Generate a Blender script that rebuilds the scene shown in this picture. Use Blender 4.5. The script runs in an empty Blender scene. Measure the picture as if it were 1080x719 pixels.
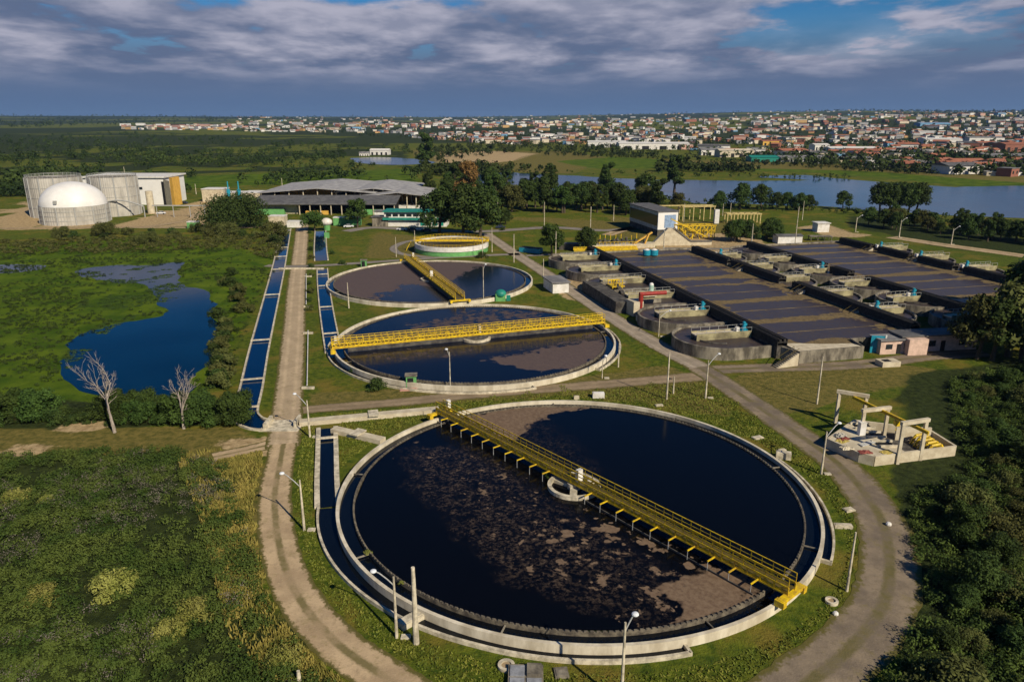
import bpy, math, random
import numpy as np
from mathutils import Vector
R = math.radians
C = bpy.context.scene
col = C.collection
# ------------------------------------------------------------------ camera
CAMH, FPX, PITCH = 46.0, 772.0, math.atan((359.5-124)/772.0)
cam = bpy.data.objects.new('camera', bpy.data.cameras.new('camera')); col.objects.link(cam)
cam.location = (0, 0, CAMH); cam.rotation_euler = (R(90)-PITCH, 0, 0)
cam.data.sensor_width = 36; cam.data.lens = FPX/1080*36
cam.data.clip_start = 1; cam.data.clip_end = 60000
C.camera = cam
C.render.resolution_x = 1024; C.render.resolution_y = 681
C.view_settings.view_transform = 'Standard'; C.view_settings.look = 'None'
C.view_settings.exposure = 0.0; C.view_settings.gamma = 1; C.view_settings.use_curve_mapping = False
try:
    C.render.engine = 'CYCLES'
    C.cycles.max_bounces = 6; C.cycles.diffuse_bounces = 2; C.cycles.glossy_bounces = 3
    C.cycles.volume_bounces = 0; C.cycles.transparent_max_bounces = 8
except Exception: pass
# ------------------------------------------------------------------ world and sun
SUN_AZ, SUN_EL = 142.0, 36.0          # azimuth clockwise from +Y
w = bpy.data.worlds.new('World'); C.world = w; w.use_nodes = True
nt = w.node_tree; nt.nodes.clear()
def N(t, **k):
    n = nt.nodes.new(t)
    for a, b in k.items(): setattr(n, a, b)
    return n
def L(a, b): nt.links.new(a, b)
def M(op, a, b=None, c=None, clamp=False):
    n = N('ShaderNodeMath', operation=op); n.use_clamp = clamp
    for i, v in enumerate((a, b, c)):
        if v is None: continue
        if isinstance(v, (int, float)): n.inputs[i].default_value = v
        else: L(v, n.inputs[i])
    return n.outputs[0]
def MR(v, a, b, c=0.0, d=1.0):
    n = N('ShaderNodeMapRange'); n.interpolation_type = 'SMOOTHSTEP'
    for i, q in enumerate((v, a, b, c, d)):
        if isinstance(q, (int, float)): n.inputs[i].default_value = q
        else: L(q, n.inputs[i])
    return n.outputs[0]
def MIX(f, a, b, mode='MIX'):
    n = N('ShaderNodeMix', data_type='RGBA'); n.blend_type = mode
    for i, q in ((0, f), (6, a), (7, b)):
        if isinstance(q, (int, float)): n.inputs[i].default_value = q
        elif isinstance(q, tuple): n.inputs[i].default_value = (*q, 1)
        else: L(q, n.inputs[i])
    return n.outputs[2]
def NOISE(vec, scale, detail=4, rough=.55, dist=0.0):
    n = N('ShaderNodeTexNoise'); n.inputs['Scale'].default_value = scale
    n.inputs['Detail'].default_value = detail; n.inputs['Roughness'].default_value = rough
    n.inputs['Distortion'].default_value = dist
    if vec is not None: L(vec, n.inputs['Vector'])
    return n.outputs[0]
out = N('ShaderNodeOutputWorld')
sky = N('ShaderNodeTexSky'); sky.sky_type = 'NISHITA'; sky.sun_disc = False
sky.sun_elevation = R(SUN_EL); sky.sun_rotation = R(SUN_AZ)
sky.altitude = 900; sky.air_density = 1.0; sky.dust_density = 0.15; sky.ozone_density = 3.0
hs = N('ShaderNodeHueSaturation'); hs.inputs['Saturation'].default_value = 1.45; hs.inputs['Value'].default_value = .62
L(sky.outputs[0], hs.inputs['Color'])
tc = N('ShaderNodeTexCoord'); sep = N('ShaderNodeSeparateXYZ'); L(tc.outputs['Generated'], sep.inputs[0])
dx, dy, dz = sep.outputs
zz = M('ADD', M('MAXIMUM', dz, 0.0), 0.13)
cmb = N('ShaderNodeCombineXYZ'); L(M('DIVIDE', dx, zz), cmb.inputs[0]); L(M('MULTIPLY', M('DIVIDE', dy, zz), .8), cmb.inputs[1])
cmb.inputs[2].default_value = 1.7
cv = cmb.outputs[0]
big = NOISE(cv, .55, 2, .5)
n1 = NOISE(cv, 1.7, 7, .54, .15)
dens = M('ADD', M('MULTIPLY', n1, .65), M('MULTIPLY', big, .35))
def blob(x, y, r):          # a gap or a thickening towards one direction
    v = Vector(((x-540)/FPX, 1, -(y-359.5)/FPX)); c, s = math.cos(-PITCH), math.sin(-PITCH)
    v = Vector((v.x, v.y*c-v.z*s, v.y*s+v.z*c)).normalized()
    sx = M('MULTIPLY', M('SUBTRACT', dx, v.x), 1/r[0]); sz = M('MULTIPLY', M('SUBTRACT', dz, v.z), 1/r[1])
    q = M('ADD', M('MULTIPLY', sx, sx), M('MULTIPLY', sz, sz))
    return M('SUBTRACT', 1.0, q, clamp=True)
gaps = M('ADD', blob(350, -8, (.24, .040)), M('ADD', blob(905, 20, (.17, .065)), blob(640, -40, (.3, .04))))
n2 = NOISE(cv, 4.2, 5, .55, .2)
cover = M('ADD', M('ADD', M('MULTIPLY', dens, .72), M('MULTIPLY', n2, .28)), M('MULTIPLY', gaps, -.17))
cover = M('SUBTRACT', cover, MR(dz, .155, .27, 0, .24))
mask = MR(cover, .345, .455)
lit = MR(dens, .42, .60)
lit = M('MULTIPLY', lit, MR(n2, .3, .65, .45, 1.0))
elevf = MR(dz, .012, .075)
lit = M('MULTIPLY', lit, elevf)
ccol = MIX(lit, (.112, .152, .258), (.42, .42, .52))
hazec = MIX(MR(dz, .0, .06), (.095, .158, .295), (.100, .155, .275))
ccol = MIX(elevf, hazec, ccol)
mask = M('MAXIMUM', mask, M('SUBTRACT', 1.0, MR(dz, .05, .125)))
bgs = N('ShaderNodeBackground'); L(MIX(1.0, hs.outputs[0], (.55, .82, 1.02), 'MULTIPLY'), bgs.inputs[0]); bgs.inputs[1].default_value = .10
bgc = N('ShaderNodeBackground'); L(ccol, bgc.inputs[0]); bgc.inputs[1].default_value = 1.0
ms = N('ShaderNodeMixShader'); L(mask, ms.inputs[0]); L(bgs.outputs[0], ms.inputs[1]); L(bgc.outputs[0], ms.inputs[2])
L(ms.outputs[0], out.inputs[0])
sl = bpy.data.lights.new('sun', 'SUN'); sl.energy = 5.0; sl.angle = R(.5); sl.color = (1, .89, .70)
so = bpy.data.objects.new('sun', sl); col.objects.link(so)
sd = Vector((math.sin(R(SUN_AZ))*math.cos(R(SUN_EL)), math.cos(R(SUN_AZ))*math.cos(R(SUN_EL)), math.sin(R(SUN_EL))))
so.rotation_euler = sd.to_track_quat('Z', 'Y').to_euler(); so.location = (60, -60, 120)

# ------------------------------------------------------------------ helpers
def P(x, y, z=0.0):
    """ground point (or point at height z) seen at photo pixel x, y (1080 wide)"""
    v = (y-359.5)/FPX
    dn = math.sin(PITCH)+v*math.cos(PITCH); fw = math.cos(PITCH)-v*math.sin(PITCH)
    h = CAMH-z
    return ((x-540)/FPX/dn*h, fw/dn*h)
def PV(x, y, z=0.0):
    a = P(x, y, z); return Vector((a[0], a[1], z))
def mpp(y): return CAMH/(math.sin(PITCH)+(y-359.5)/FPX*math.cos(PITCH))/FPX
_rng = np.random.RandomState(7)
_lat = _rng.rand(256, 256)
def vnoise(x, y):
    xi = np.floor(x).astype(int); yi = np.floor(y).astype(int)
    fx = x-xi; fy = y-yi; fx = fx*fx*(3-2*fx); fy = fy*fy*(3-2*fy)
    a = _lat[xi % 256, yi % 256]; b = _lat[(xi+1) % 256, yi % 256]
    c = _lat[xi % 256, (yi+1) % 256]; d = _lat[(xi+1) % 256, (yi+1) % 256]
    return (a*(1-fx)+b*fx)*(1-fy)+(c*(1-fx)+d*fx)*fy
def fbm(x, y, o=4):
    s = 0; a = .5; t = 0
    for i in range(o):
        s = s+a*vnoise(x*2**i+17*i, y*2**i+31*i); t += a; a *= .5
    return s/t
def inside(poly, x, y):
    r = np.zeros(x.shape, bool); n = len(poly); j = n-1
    for i in range(n):
        xi, yi = poly[i]; xj, yj = poly[j]
        if yi != yj:
            c = ((yi > y) != (yj > y)) & (x < (xj-xi)*(y-yi)/(yj-yi)+xi)
            r ^= c
        j = i
    return r
def hill(x, y):
    """height of the far terrain, flat within 1.1 km"""
    x = np.asarray(x, float); y = np.asarray(y, float)
    d = np.hypot(x, y)
    t = np.clip((d-1000)/2600, 0, 1); t = t*t*(3-2*t)
    t2 = np.clip((d-4500)/4000, 0, 1)
    h = t*(10+38*fbm(x/1500+5, y/1500+9, 3))*np.clip(.55+.5*x/2500, .35, 1.0)+t2*(20+38*fbm(x/2300+1, y/2300+2, 2))
    rt_ = np.clip((x-300)/1800, 0, 1)*np.clip((d-1300)/2200, 0, 1)
    return h+rt_*26
def mesh_np(name, V, F, m=None, parent=None, smooth=False):
    """V (n,3), F (k,4) or (k,3) arrays"""
    me = bpy.data.meshes.new(name)
    V = np.asarray(V, np.float32); F = np.asarray(F, np.int32)
    k, s = F.shape
    me.vertices.add(len(V)); me.vertices.foreach_set('co', V.ravel())
    me.loops.add(k*s); me.loops.foreach_set('vertex_index', F.ravel())
    me.polygons.add(k); me.polygons.foreach_set('loop_start', np.arange(0, k*s, s, dtype=np.int32))
    me.polygons.foreach_set('loop_total', np.full(k, s, np.int32))
    if smooth: me.polygons.foreach_set('use_smooth', np.ones(k, bool))
    me.update(calc_edges=True); me.validate()
    if m: me.materials.append(m)
    o = bpy.data.objects.new(name, me); col.objects.link(o)
    if parent: o.parent = parent
    return o
def tag(o, label=None, cat=None, group=None, kind=None):
    if label: o['label'] = label
    if cat: o['category'] = cat
    if group: o['group'] = group
    if kind: o['kind'] = kind
    return o
def thing(name, label, cat, loc=(0, 0, 0), rz=0.0, group=None):
    o = bpy.data.objects.new(name, None); col.objects.link(o); o.empty_display_size = .5
    o.location = loc; o.rotation_euler = (0, 0, rz)
    return tag(o, label, cat, group)
def dup(o, loc=None, rz=None, label=None, scale=None, group=None, parent=None):
    c = o.copy(); col.objects.link(c)
    c.parent = parent
    if parent is None:
        if loc is not None: c.location = loc
        if rz is not None: c.rotation_euler = (0, 0, rz)
        if scale is not None: c.scale = scale if isinstance(scale, tuple) else (scale,)*3
        if label: c['label'] = label
        if group: c['group'] = group
    for ch in KIDS.get(o.name, []): dup(ch, parent=c)
    return c
KIDS = {}
class MB:
    def __init__(s): s.v = []; s.f = []
    def add(s, vs, fs):
        b = len(s.v); s.v += [tuple(q) for q in vs]; s.f += [tuple(b+i for i in f) for f in fs]; return s
    def box(s, x0, x1, y0, y1, z0, z1):
        return s.add([(x0,y0,z0),(x1,y0,z0),(x1,y1,z0),(x0,y1,z0),(x0,y0,z1),(x1,y0,z1),(x1,y1,z1),(x0,y1,z1)],
                     [(0,3,2,1),(4,5,6,7),(0,1,5,4),(1,2,6,5),(2,3,7,6),(3,0,4,7)])
    def beam(s, a, b, wd, h, up=Vector((0, 0, 1))):
        a = Vector(a); b = Vector(b); d = (b-a).normalized()
        if abs(d.dot(up)) > .98: up = Vector((1, 0, 0))
        r = d.cross(up).normalized(); u = r.cross(d)
        r = r*wd/2; u = u*h/2
        return s.add([a-r-u, a+r-u, a+r+u, a-r+u, b-r-u, b+r-u, b+r+u, b-r+u],
                     [(0,1,2,3),(4,7,6,5),(0,4,5,1),(1,5,6,2),(2,6,7,3),(3,7,4,0)])
    def tube(s, a, b, r0, r1=None, n=8, cap=True):
        if r1 is None: r1 = r0
        a = Vector(a); b = Vector(b); d = (b-a).normalized()
        u = Vector((0, 0, 1)) if abs(d.z) < .9 else Vector((1, 0, 0))
        x = d.cross(u).normalized(); y = d.cross(x)
        vs = [c+(x*math.cos(2*math.pi*i/n)+y*math.sin(2*math.pi*i/n))*r for c, r in ((a, r0), (b, r1)) for i in range(n)]
        fs = [(i, i+n, (i+1) % n+n, (i+1) % n) for i in range(n)]
        if cap: fs += [tuple(range(n)), tuple(range(2*n-1, n-1, -1))]
        return s.add(vs, fs)
    def path(s, pts, r, n=6):
        for a, b in zip(pts[:-1], pts[1:]): s.tube(a, b, r, r, n)
        return s
    def ring(s, cx, cy, ri, ro, z0, z1, n=128, a0=0, a1=2*math.pi):
        full = abs(a1-a0-2*math.pi) < 1e-6; m = n if full else n+1; vs = []
        for i in range(m):
            t = a0+(a1-a0)*i/n; c, q = math.cos(t), math.sin(t)
            vs += [(cx+ri*c, cy+ri*q, z0), (cx+ro*c, cy+ro*q, z0), (cx+ro*c, cy+ro*q, z1), (cx+ri*c, cy+ri*q, z1)]
        fs = []
        for i in range(n):
            a = 4*i; b = 4*((i+1) % m)
            fs += [(a+1, b+1, b+2, a+2), (a+2, b+2, b+3, a+3), (a+3, b+3, b, a), (a, b, b+1, a+1)]
        if not full: fs += [(0, 1, 2, 3), (4*n+3, 4*n+2, 4*n+1, 4*n)]
        return s.add(vs, fs)
    def disc(s, cx, cy, r, z, n=96): return s.add([(cx+r*math.cos(2*math.pi*i/n), cy+r*math.sin(2*math.pi*i/n), z) for i in range(n)], [tuple(range(n))])
    def annulus(s, cx, cy, ri, ro, z, n=128, a0=0, a1=2*math.pi):
        vs = []
        for i in range(n+1):
            t = a0+(a1-a0)*i/n; vs += [(cx+ri*math.cos(t), cy+ri*math.sin(t), z), (cx+ro*math.cos(t), cy+ro*math.sin(t), z)]
        return s.add(vs, [(2*i, 2*i+1, 2*i+3, 2*i+2) for i in range(n)])
    def prism(s, poly, z0, z1):
        n = len(poly)
        vs = [(p[0], p[1], z0) for p in poly]+[(p[0], p[1], z1) for p in poly]
        return s.add(vs, [tuple(range(n-1, -1, -1)), tuple(range(n, 2*n))]+[(i, (i+1) % n, (i+1) % n+n, i+n) for i in range(n)])
    def strip(s, pts, hw, z0, z1, off=0.0):
        """wall along a polyline: half width hw, sideways offset off"""
        L_ = offset(pts, off-hw); R_ = offset(pts, off+hw); n = len(pts); vs = []
        for a, b in zip(L_, R_): vs += [(a[0], a[1], z0), (b[0], b[1], z0), (b[0], b[1], z1), (a[0], a[1], z1)]
        fs = []
        for i in range(n-1):
            a = 4*i; b = a+4; fs += [(a+1, b+1, b+2, a+2), (a+2, b+2, b+3, a+3), (a+3, b+3, b, a), (a, b, b+1, a+1)]
        fs += [(0, 1, 2, 3), (4*n-1, 4*n-2, 4*n-3, 4*n-4)]
        return s.add(vs, fs)
    def sphere(s, c, r, n=10, m=6, zs=1.0):
        vs = []; 
        for j in range(m+1):
            t = math.pi*j/m
            for i in range(n): vs.append((c[0]+r*math.sin(t)*math.cos(2*math.pi*i/n), c[1]+r*math.sin(t)*math.sin(2*math.pi*i/n), c[2]+r*zs*math.cos(t)))
        return s.add(vs, [(j*n+i, j*n+n+i, j*n+n+(i+1) % n, j*n+(i+1) % n) for j in range(m) for i in range(n)])
    def build(s, name, m, parent=None, label=None, cat=None, group=None, kind=None, loc=None, rz=0, smooth=False, org=None):
        me = bpy.data.meshes.new(name)
        v = s.v if org is None else [(a-org[0], b-org[1], c-org[2]) for a, b, c in s.v]
        me.from_pydata(v, [], s.f)
        me.materials.append(m)
        if smooth:
            for p in me.polygons: p.use_smooth = True
        me.update()
        o = bpy.data.objects.new(name, me); col.objects.link(o)
        if parent:
            o.parent = parent; KIDS.setdefault(parent.name, []).append(o)
        if loc: o.location = loc
        elif org is not None and parent is None: o.location = org
        if rz: o.rotation_euler = (0, 0, rz)
        return tag(o, label, cat, group, kind)
def offset(pts, d):
    r = []; n = len(pts)
    for i in range(n):
        a = pts[max(0, i-1)]; b = pts[min(n-1, i+1)]
        tx, ty = b[0]-a[0], b[1]-a[1]; l = math.hypot(tx, ty) or 1
        r.append((pts[i][0]+ty/l*d, pts[i][1]-tx/l*d))
    return r
def smooth(pts, n=8):
    r = []; p = [pts[0]]+list(pts)+[pts[-1]]
    for i in range(1, len(p)-2):
        for k in range(n):
            t = k/n; q = []
            for c in range(len(pts[0])):
                a, b, d, e = p[i-1][c], p[i][c], p[i+1][c], p[i+2][c]
                q.append(.5*(2*b+(d-a)*t+(2*a-5*b+4*d-e)*t*t+(3*b-a-3*d+e)*t**3))
            r.append(tuple(q))
    r.append(tuple(pts[-1])); return r
# ------------------------------------------------------------------ materials
def newmat(name):
    global nt
    m = bpy.data.materials.new(name); m.use_nodes = True; nt = m.node_tree
    b = nt.nodes['Principled BSDF']; return m, b
def gpos():
    g = N('ShaderNodeNewGeometry'); return g.outputs['Position']
def bump(b, h, dist, strength=.6):
    n = N('ShaderNodeBump'); n.inputs['Distance'].default_value = dist; n.inputs['Strength'].default_value = strength
    L(h, n.inputs['Height']); L(n.outputs[0], b.inputs['Normal'])
def simple(name, c, rough=.6, var=.25, scale=1.5, metal=0.0, c2=None, streak=False, bmp=0.0, spec=.35):
    m, b = newmat(name)
    v = gpos()
    if streak:
        mp = N('ShaderNodeMapping'); mp.inputs['Scale'].default_value = (.7, .7, .25); L(v, mp.inputs[0]); v = mp.outputs[0]
    n = NOISE(v, scale, 5, .65)
    if c2 is None: c2 = tuple(q*(1-var*1.6) for q in c)
    L(MIX(MR(n, .33, .68), c2, c), b.inputs['Base Color'])
    b.inputs['Roughness'].default_value = rough; b.inputs['Metallic'].default_value = metal
    b.inputs['Specular IOR Level'].default_value = spec
    if bmp: bump(b, n, bmp)
    return m
CONC = simple('pale_concrete', (.70, .62, .46), .85, scale=1.1, c2=(.33, .29, .21), bmp=.03)
CONCW = simple('stained_concrete', (.56, .52, .43), .85, scale=1.3, c2=(.27, .235, .18), streak=True)
CONCO = simple('weathered_concrete', (.30, .265, .20), .9, scale=.8, c2=(.075, .065, .05), streak=True)
CONCD = simple('dark_concrete', (.12, .11, .09), .9, scale=.8, c2=(.035, .03, .028))
CREAM = simple('cream_concrete', (.62, .55, .40), .8, scale=.8, c2=(.46, .39, .27))
YEL = simple('yellow_paint', (.80, .56, .01), .45, scale=1.6, c2=(.46, .29, .03))
YELD = simple('dark_yellow_grating', (.13, .095, .02), .6, scale=3)
WHITE = simple('white_paint', (.78, .76, .72), .6, scale=.8, c2=(.6, .57, .5))
WHITES = simple('white_membrane', (.82, .80, .76), .45, scale=.15, c2=(.72, .70, .66))
GREYP = simple('grey_galvanised', (.5, .5, .48), .45, scale=4, c2=(.36, .36, .34), metal=.2)
GREYL = simple('pale_sheet_roof', (.42, .41, .39), .7, scale=.3, c2=(.25, .24, .235))
GREENP = simple('light_green_paint', (.16, .42, .13), .6, scale=1, c2=(.11, .30, .10))
DGREEN = simple('green_sheet_roof', (.02, .26, .19), .5, scale=.6, c2=(.015, .17, .13))
GREYR = simple('grey_sheet_roof', (.27, .26, .25), .7, scale=.25, c2=(.13, .125, .125), bmp=.03)
DARKR = simple('dark_grey_roof', (.15, .145, .14), .7, scale=.4, c2=(.08, .078, .076))
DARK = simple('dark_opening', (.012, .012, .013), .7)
GLASS = simple('dark_glass', (.02, .028, .035), .12, spec=.6)
ORANGE = simple('ochre_paint', (.72, .43, .08), .6, scale=.6, c2=(.6, .34, .06))
TEAL = simple('blue_motor_paint', (.02, .32, .45), .45, scale=3)
REDP = simple('red_paint', (.36, .035, .025), .5, scale=1.5)
PINK = simple('faded_pink_plaster', (.70, .50, .40), .8, scale=1.0, c2=(.50, .36, .28))
BLUEW = simple('pale_blue_cladding', (.30, .42, .60), .5, scale=1)
SILVER = simple('silver_cladding', (.48, .56, .66), .35, scale=.6, metal=.3)
TRUNK = simple('bark', (.10, .075, .05), .9, scale=3)
DEADW = simple('bare_grey_wood', (.42, .36, .30), .9, scale=3, c2=(.24, .2, .16))
RUBBER = simple('black_rubber', (.015, .015, .015), .8)
CARW = simple('white_car_paint', (.75, .75, .75), .25, .05); CARD = simple('dark_car_paint', (.03, .04, .07), .25, .05)
TERRA = simple('terracotta_tiles', (.40, .15, .08), .85, scale=.3, c2=(.26, .10, .06))
LAMPH = simple('lamp_housing', (.75, .78, .8), .3, .05)
SOILM = simple('bare_soil', (.36, .27, .16), .95, scale=.4, c2=(.22, .16, .09), bmp=.05)

def mat_ground():
    m, b = newmat('ground_cover'); v = gpos()
    nl = NOISE(v, .018, 5, .6, .4); nm = NOISE(v, .11, 6, .62, .3); nf = NOISE(v, .9, 5, .7); nff = NOISE(v, 4.5, 3, .7)
    g = MIX(MR(nf, .3, .7), (.036, .066, .006), (.128, .150, .014))
    g = MIX(MR(nm, .47, .66, 0, .85), g, MIX(nff, (.12, .095, .015), (.25, .185, .035)))
    g = MIX(MR(nl, .5, .7, 0, .6), g, (.050, .075, .012))
    g = MIX(M('MULTIPLY', MR(nff, .55, .75), .45), g, (.025, .045, .006))
    at = N('ShaderNodeAttribute'); at.attribute_name = 'zones'
    sp = N('ShaderNodeSeparateColor'); L(at.outputs['Color'], sp.inputs[0])
    def edge(a, lo=.3, hi=.6):
        return MR(M('ADD', a, M('MULTIPLY', M('SUBTRACT', nf, .5), .7)), lo, hi)
    marsh = MIX(MR(nm, .3, .7), (.036, .078, .003), (.110, .160, .008))
    marsh = MIX(M('MULTIPLY', MR(nf, .52, .7), .5), marsh, (.015, .035, .004))
    dry = MIX(MR(nf, .3, .7), (.085, .085, .018), (.21, .165, .045))
    soil = MIX(MR(nf, .3, .7), (.27, .19, .09), (.54, .40, .22))
    scrub = MIX(MR(nf, .3, .7), (.014, .022, .006), (.045, .060, .015))
    g = MIX(edge(sp.outputs[0]), g, marsh)
    g = MIX(edge(sp.outputs[1]), g, dry)
    g = MIX(edge(at.outputs['Alpha']), g, scrub)
    g = MIX(edge(sp.outputs[2]), g, soil)
    L(g, b.inputs['Base Color']); b.inputs['Roughness'].default_value = .95; b.inputs['Specular IOR Level'].default_value = .1
    bump(b, M('ADD', nf, M('MULTIPLY', nff, .5)), .35, .9)
    return m
def mat_road(name, c, c2, tracks=True, width=1.0):
    m, b = newmat(name); v = gpos()
    uv = N('ShaderNodeUVMap'); uv.uv_map = 'UVMap'; s = N('ShaderNodeSeparateXYZ'); L(uv.outputs[0], s.inputs[0])
    a = M('ABSOLUTE', s.outputs[0]); nf = NOISE(v, 1.4, 5, .7); nm = NOISE(v, .25, 4, .6); nff = NOISE(v, 6, 3, .7)
    g = MIX(MR(nm, .3, .7), c2, c); g = MIX(M('MULTIPLY', MR(nf, .48, .68), .6), g, tuple(q*.55 for q in c)); g = MIX(M('MULTIPLY', MR(NOISE(v, .55, 5, .7), .52, .68), .45), g, (.20, .165, .06)); g = MIX(M('MULTIPLY', MR(nff, .58, .75), .5), g, tuple(min(.6, q*1.35) for q in c))
    gr = MIX(nf, (.045, .055, .012), (.17, .135, .04))
    e = MR(M('ADD', a, M('MULTIPLY', M('SUBTRACT', nf, .5), .8)), .72, .92)
    if tracks:
        mid = M('SUBTRACT', 1.0, MR(M('ADD', a, M('MULTIPLY', M('SUBTRACT', nf, .5), .35)), .10, .26))
        mid = M('MULTIPLY', mid, MR(nm, .35, .6, .1, .8)); e = M('MAXIMUM', e, mid)
    else:
        rut = MR(M('ABSOLUTE', M('SUBTRACT', a, .4)), .0, .22); g = MIX(M('MULTIPLY', rut, .35), g, tuple(q*.6 for q in c2))
    g = MIX(e, g, gr)
    L(g, b.inputs['Base Color']); b.inputs['Roughness'].default_value = .95; b.inputs['Specular IOR Level'].default_value = .15
    bump(b, M('ADD', nf, nff), .06, .6)
    return m
def mat_water(name, c, rough=.06, bs=.6, bd=.03, spec=.5):
    m, b = newmat(name); v = gpos()
    n = NOISE(v, bs, 3, .6); nl = NOISE(v, .05, 4, .6)
    L(MIX(MR(nl, .35, .65), tuple(q*.6 for q in c), c), b.inputs['Base Color'])
    b.inputs['Roughness'].default_value = rough; b.inputs['Specular IOR Level'].default_value = spec; b.inputs['IOR'].default_value = 1.33
    bump(b, n, bd, .35)
    return m
def mat_basin(name, water, foam1, foam2, rough=.12, flakes=False, e1=(.46, .56)):
    m, b = newmat(name); v = gpos()
    at = N('ShaderNodeAttribute'); at.attribute_name = 'zones'
    sp = N('ShaderNodeSeparateColor'); L(at.outputs['Color'], sp.inputs[0])
    nb = NOISE(v, .62, 6, .58, .25); nf = NOISE(v, 2.2, 5, .7, .3)
    # R solid scum, G broken flakes, B thin film
    f1 = MR(M('ADD', sp.outputs[0], M('MULTIPLY', M('SUBTRACT', nb, .5), .9)), *e1)
    f2 = M('MULTIPLY', MR(M('ADD', nb, M('MULTIPLY', M('SUBTRACT', sp.outputs[1], 1), .22)), .468, .515), MR(sp.outputs[1], .05, .3))
    f2 = M('MULTIPLY', f2, MR(nb, .45, .6)) if flakes else f2
    if flakes:
        warp = N('ShaderNodeVectorMath', operation='ADD'); wn = N('ShaderNodeTexNoise'); wn.inputs['Scale'].default_value = 1.3; wn.inputs['Detail'].default_value = 4; L(v, wn.inputs['Vector'])
        L(v, warp.inputs[0]); L(wn.outputs['Color'], warp.inputs[1])
        nbig = NOISE(v, .16, 3, .5)
        for sc_, k_ in ((.42, .62), (1.15, .50)):
            vo = N('ShaderNodeTexVoronoi'); vo.inputs['Scale'].default_value = sc_; L(warp.outputs[0], vo.inputs['Vector'])
            sc3 = N('ShaderNodeSeparateColor'); L(vo.outputs['Color'], sc3.inputs[0])
            thr = M('MULTIPLY', M('MULTIPLY', M('POWER', sc3.outputs[0], 2.2), MR(nbig, .35, .62)), M('MULTIPLY', sp.outputs[1], k_*1.5))
            f2 = M('MAXIMUM', f2, MR(vo.outputs['Distance'], M('ADD', thr, .03), M('SUBTRACT', thr, .03)))
        f2 = M('MULTIPLY', f2, MR(sp.outputs[1], .02, .1))
    f3 = M('MULTIPLY', M('MULTIPLY', MR(nf, .42, .72), MR(nb, .3, .6)), M('MULTIPLY', sp.outputs[2], .55))
    f = M('MAXIMUM', M('MAXIMUM', f1, f2), f3)
    fc = MIX(MR(nf, .3, .7), foam1, foam2)
    L(MIX(f, water, fc), b.inputs['Base Color'])
    L(M('ADD', M('MULTIPLY', f, .5), rough), b.inputs['Roughness']); b.inputs['IOR'].default_value = 1.33
    L(MR(f, 0, 1, .22, .15), b.inputs['Specular IOR Level'])
    bump(b, nf, .02, .25)
    return m
def mat_leaf(name, ca, cb, scale=.6):
    m, b = newmat(name); v = gpos(); oi = N('ShaderNodeObjectInfo')
    n = NOISE(v, scale, 3, .6); n2 = NOISE(v, scale*5, 2, .6)
    c = MIX(MR(n, .35, .65), ca, cb); c = MIX(M('MULTIPLY', n2, .5), c, tuple(q*1.5 for q in cb))
    h = N('ShaderNodeHueSaturation'); L(M('ADD', .485, M('MULTIPLY', oi.outputs['Random'], .03)), h.inputs['Hue'])
    L(M('ADD', .75, M('MULTIPLY', oi.outputs['Random'], .5)), h.inputs['Value']); L(c, h.inputs['Color'])
    L(h.outputs[0], b.inputs['Base Color']); b.inputs['Roughness'].default_value = .8; b.inputs['Specular IOR Level'].default_value = .12
    return m
GROUND = mat_ground()
DIRT = mat_road('dirt_track', (.54, .40, .24), (.36, .26, .155))
DIRTU = mat_road('dirt_road', (.58, .44, .28), (.42, .32, .20), False)
GRAVEL = mat_road('gravel_road', (.28, .22, .15), (.15, .12, .09), True)
DIRTL = mat_road('dirt_lane', (.36, .27, .17), (.24, .18, .11), False)
TAN = mat_road('tan_road', (.44, .36, .27), (.30, .25, .19), False)
ASPH = mat_road('old_asphalt', (.30, .265, .235), (.22, .195, .17), False)
CANALW = mat_water('canal_water', (.002, .016, .055), .04, .5, .02, .45)
PONDW = mat_water('pond_water', (.002, .018, .040), .07, .4, .02, .4)
LAKEW = mat_water('lake_water', (.008, .055, .125), .12, .08, .15, .4)
DARKW = mat_water('dark_channel_water', (.004, .006, .010), .06, .7, .02)
BASW = mat_basin('settled_sewage', (.0022, .0026, .004), (.13, .085, .055), (.22, .155, .10), .12, True, (.43, .62))
BASW2 = mat_basin('settled_sewage_scum', (.004, .006, .014), (.085, .062, .060), (.125, .092, .080), .14, False, (.40, .62))
AERW = mat_basin('aerated_sewage', (.048, .038, .041), (.10, .075, .042), (.225, .165, .080), .3)
LEAF = mat_leaf('green_foliage', (.014, .028, .006), (.050, .082, .016))
LEAFD = mat_leaf('dark_foliage', (.010, .022, .006), (.048, .074, .016))
LEAFO = mat_leaf('olive_foliage', (.030, .036, .010), (.085, .090, .024))
LEAFB = mat_leaf('brown_foliage', (.075, .040, .015), (.16, .085, .03))
LEAFD2 = mat_leaf('undergrowth_foliage', (.016, .034, .008), (.075, .105, .020), .3)
LEAFY = mat_leaf('yellow_green_foliage', (.11, .13, .02), (.24, .24, .06))
LEAFFAR = mat_leaf('far_foliage', (.006, .014, .005), (.040, .056, .012), .018)
SCRUB = mat_leaf('scrub_foliage', (.016, .038, .006), (.070, .090, .018), .20)
SEED = mat_leaf('grey_seed_heads', (.08, .075, .055), (.19, .165, .135), .3)

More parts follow.
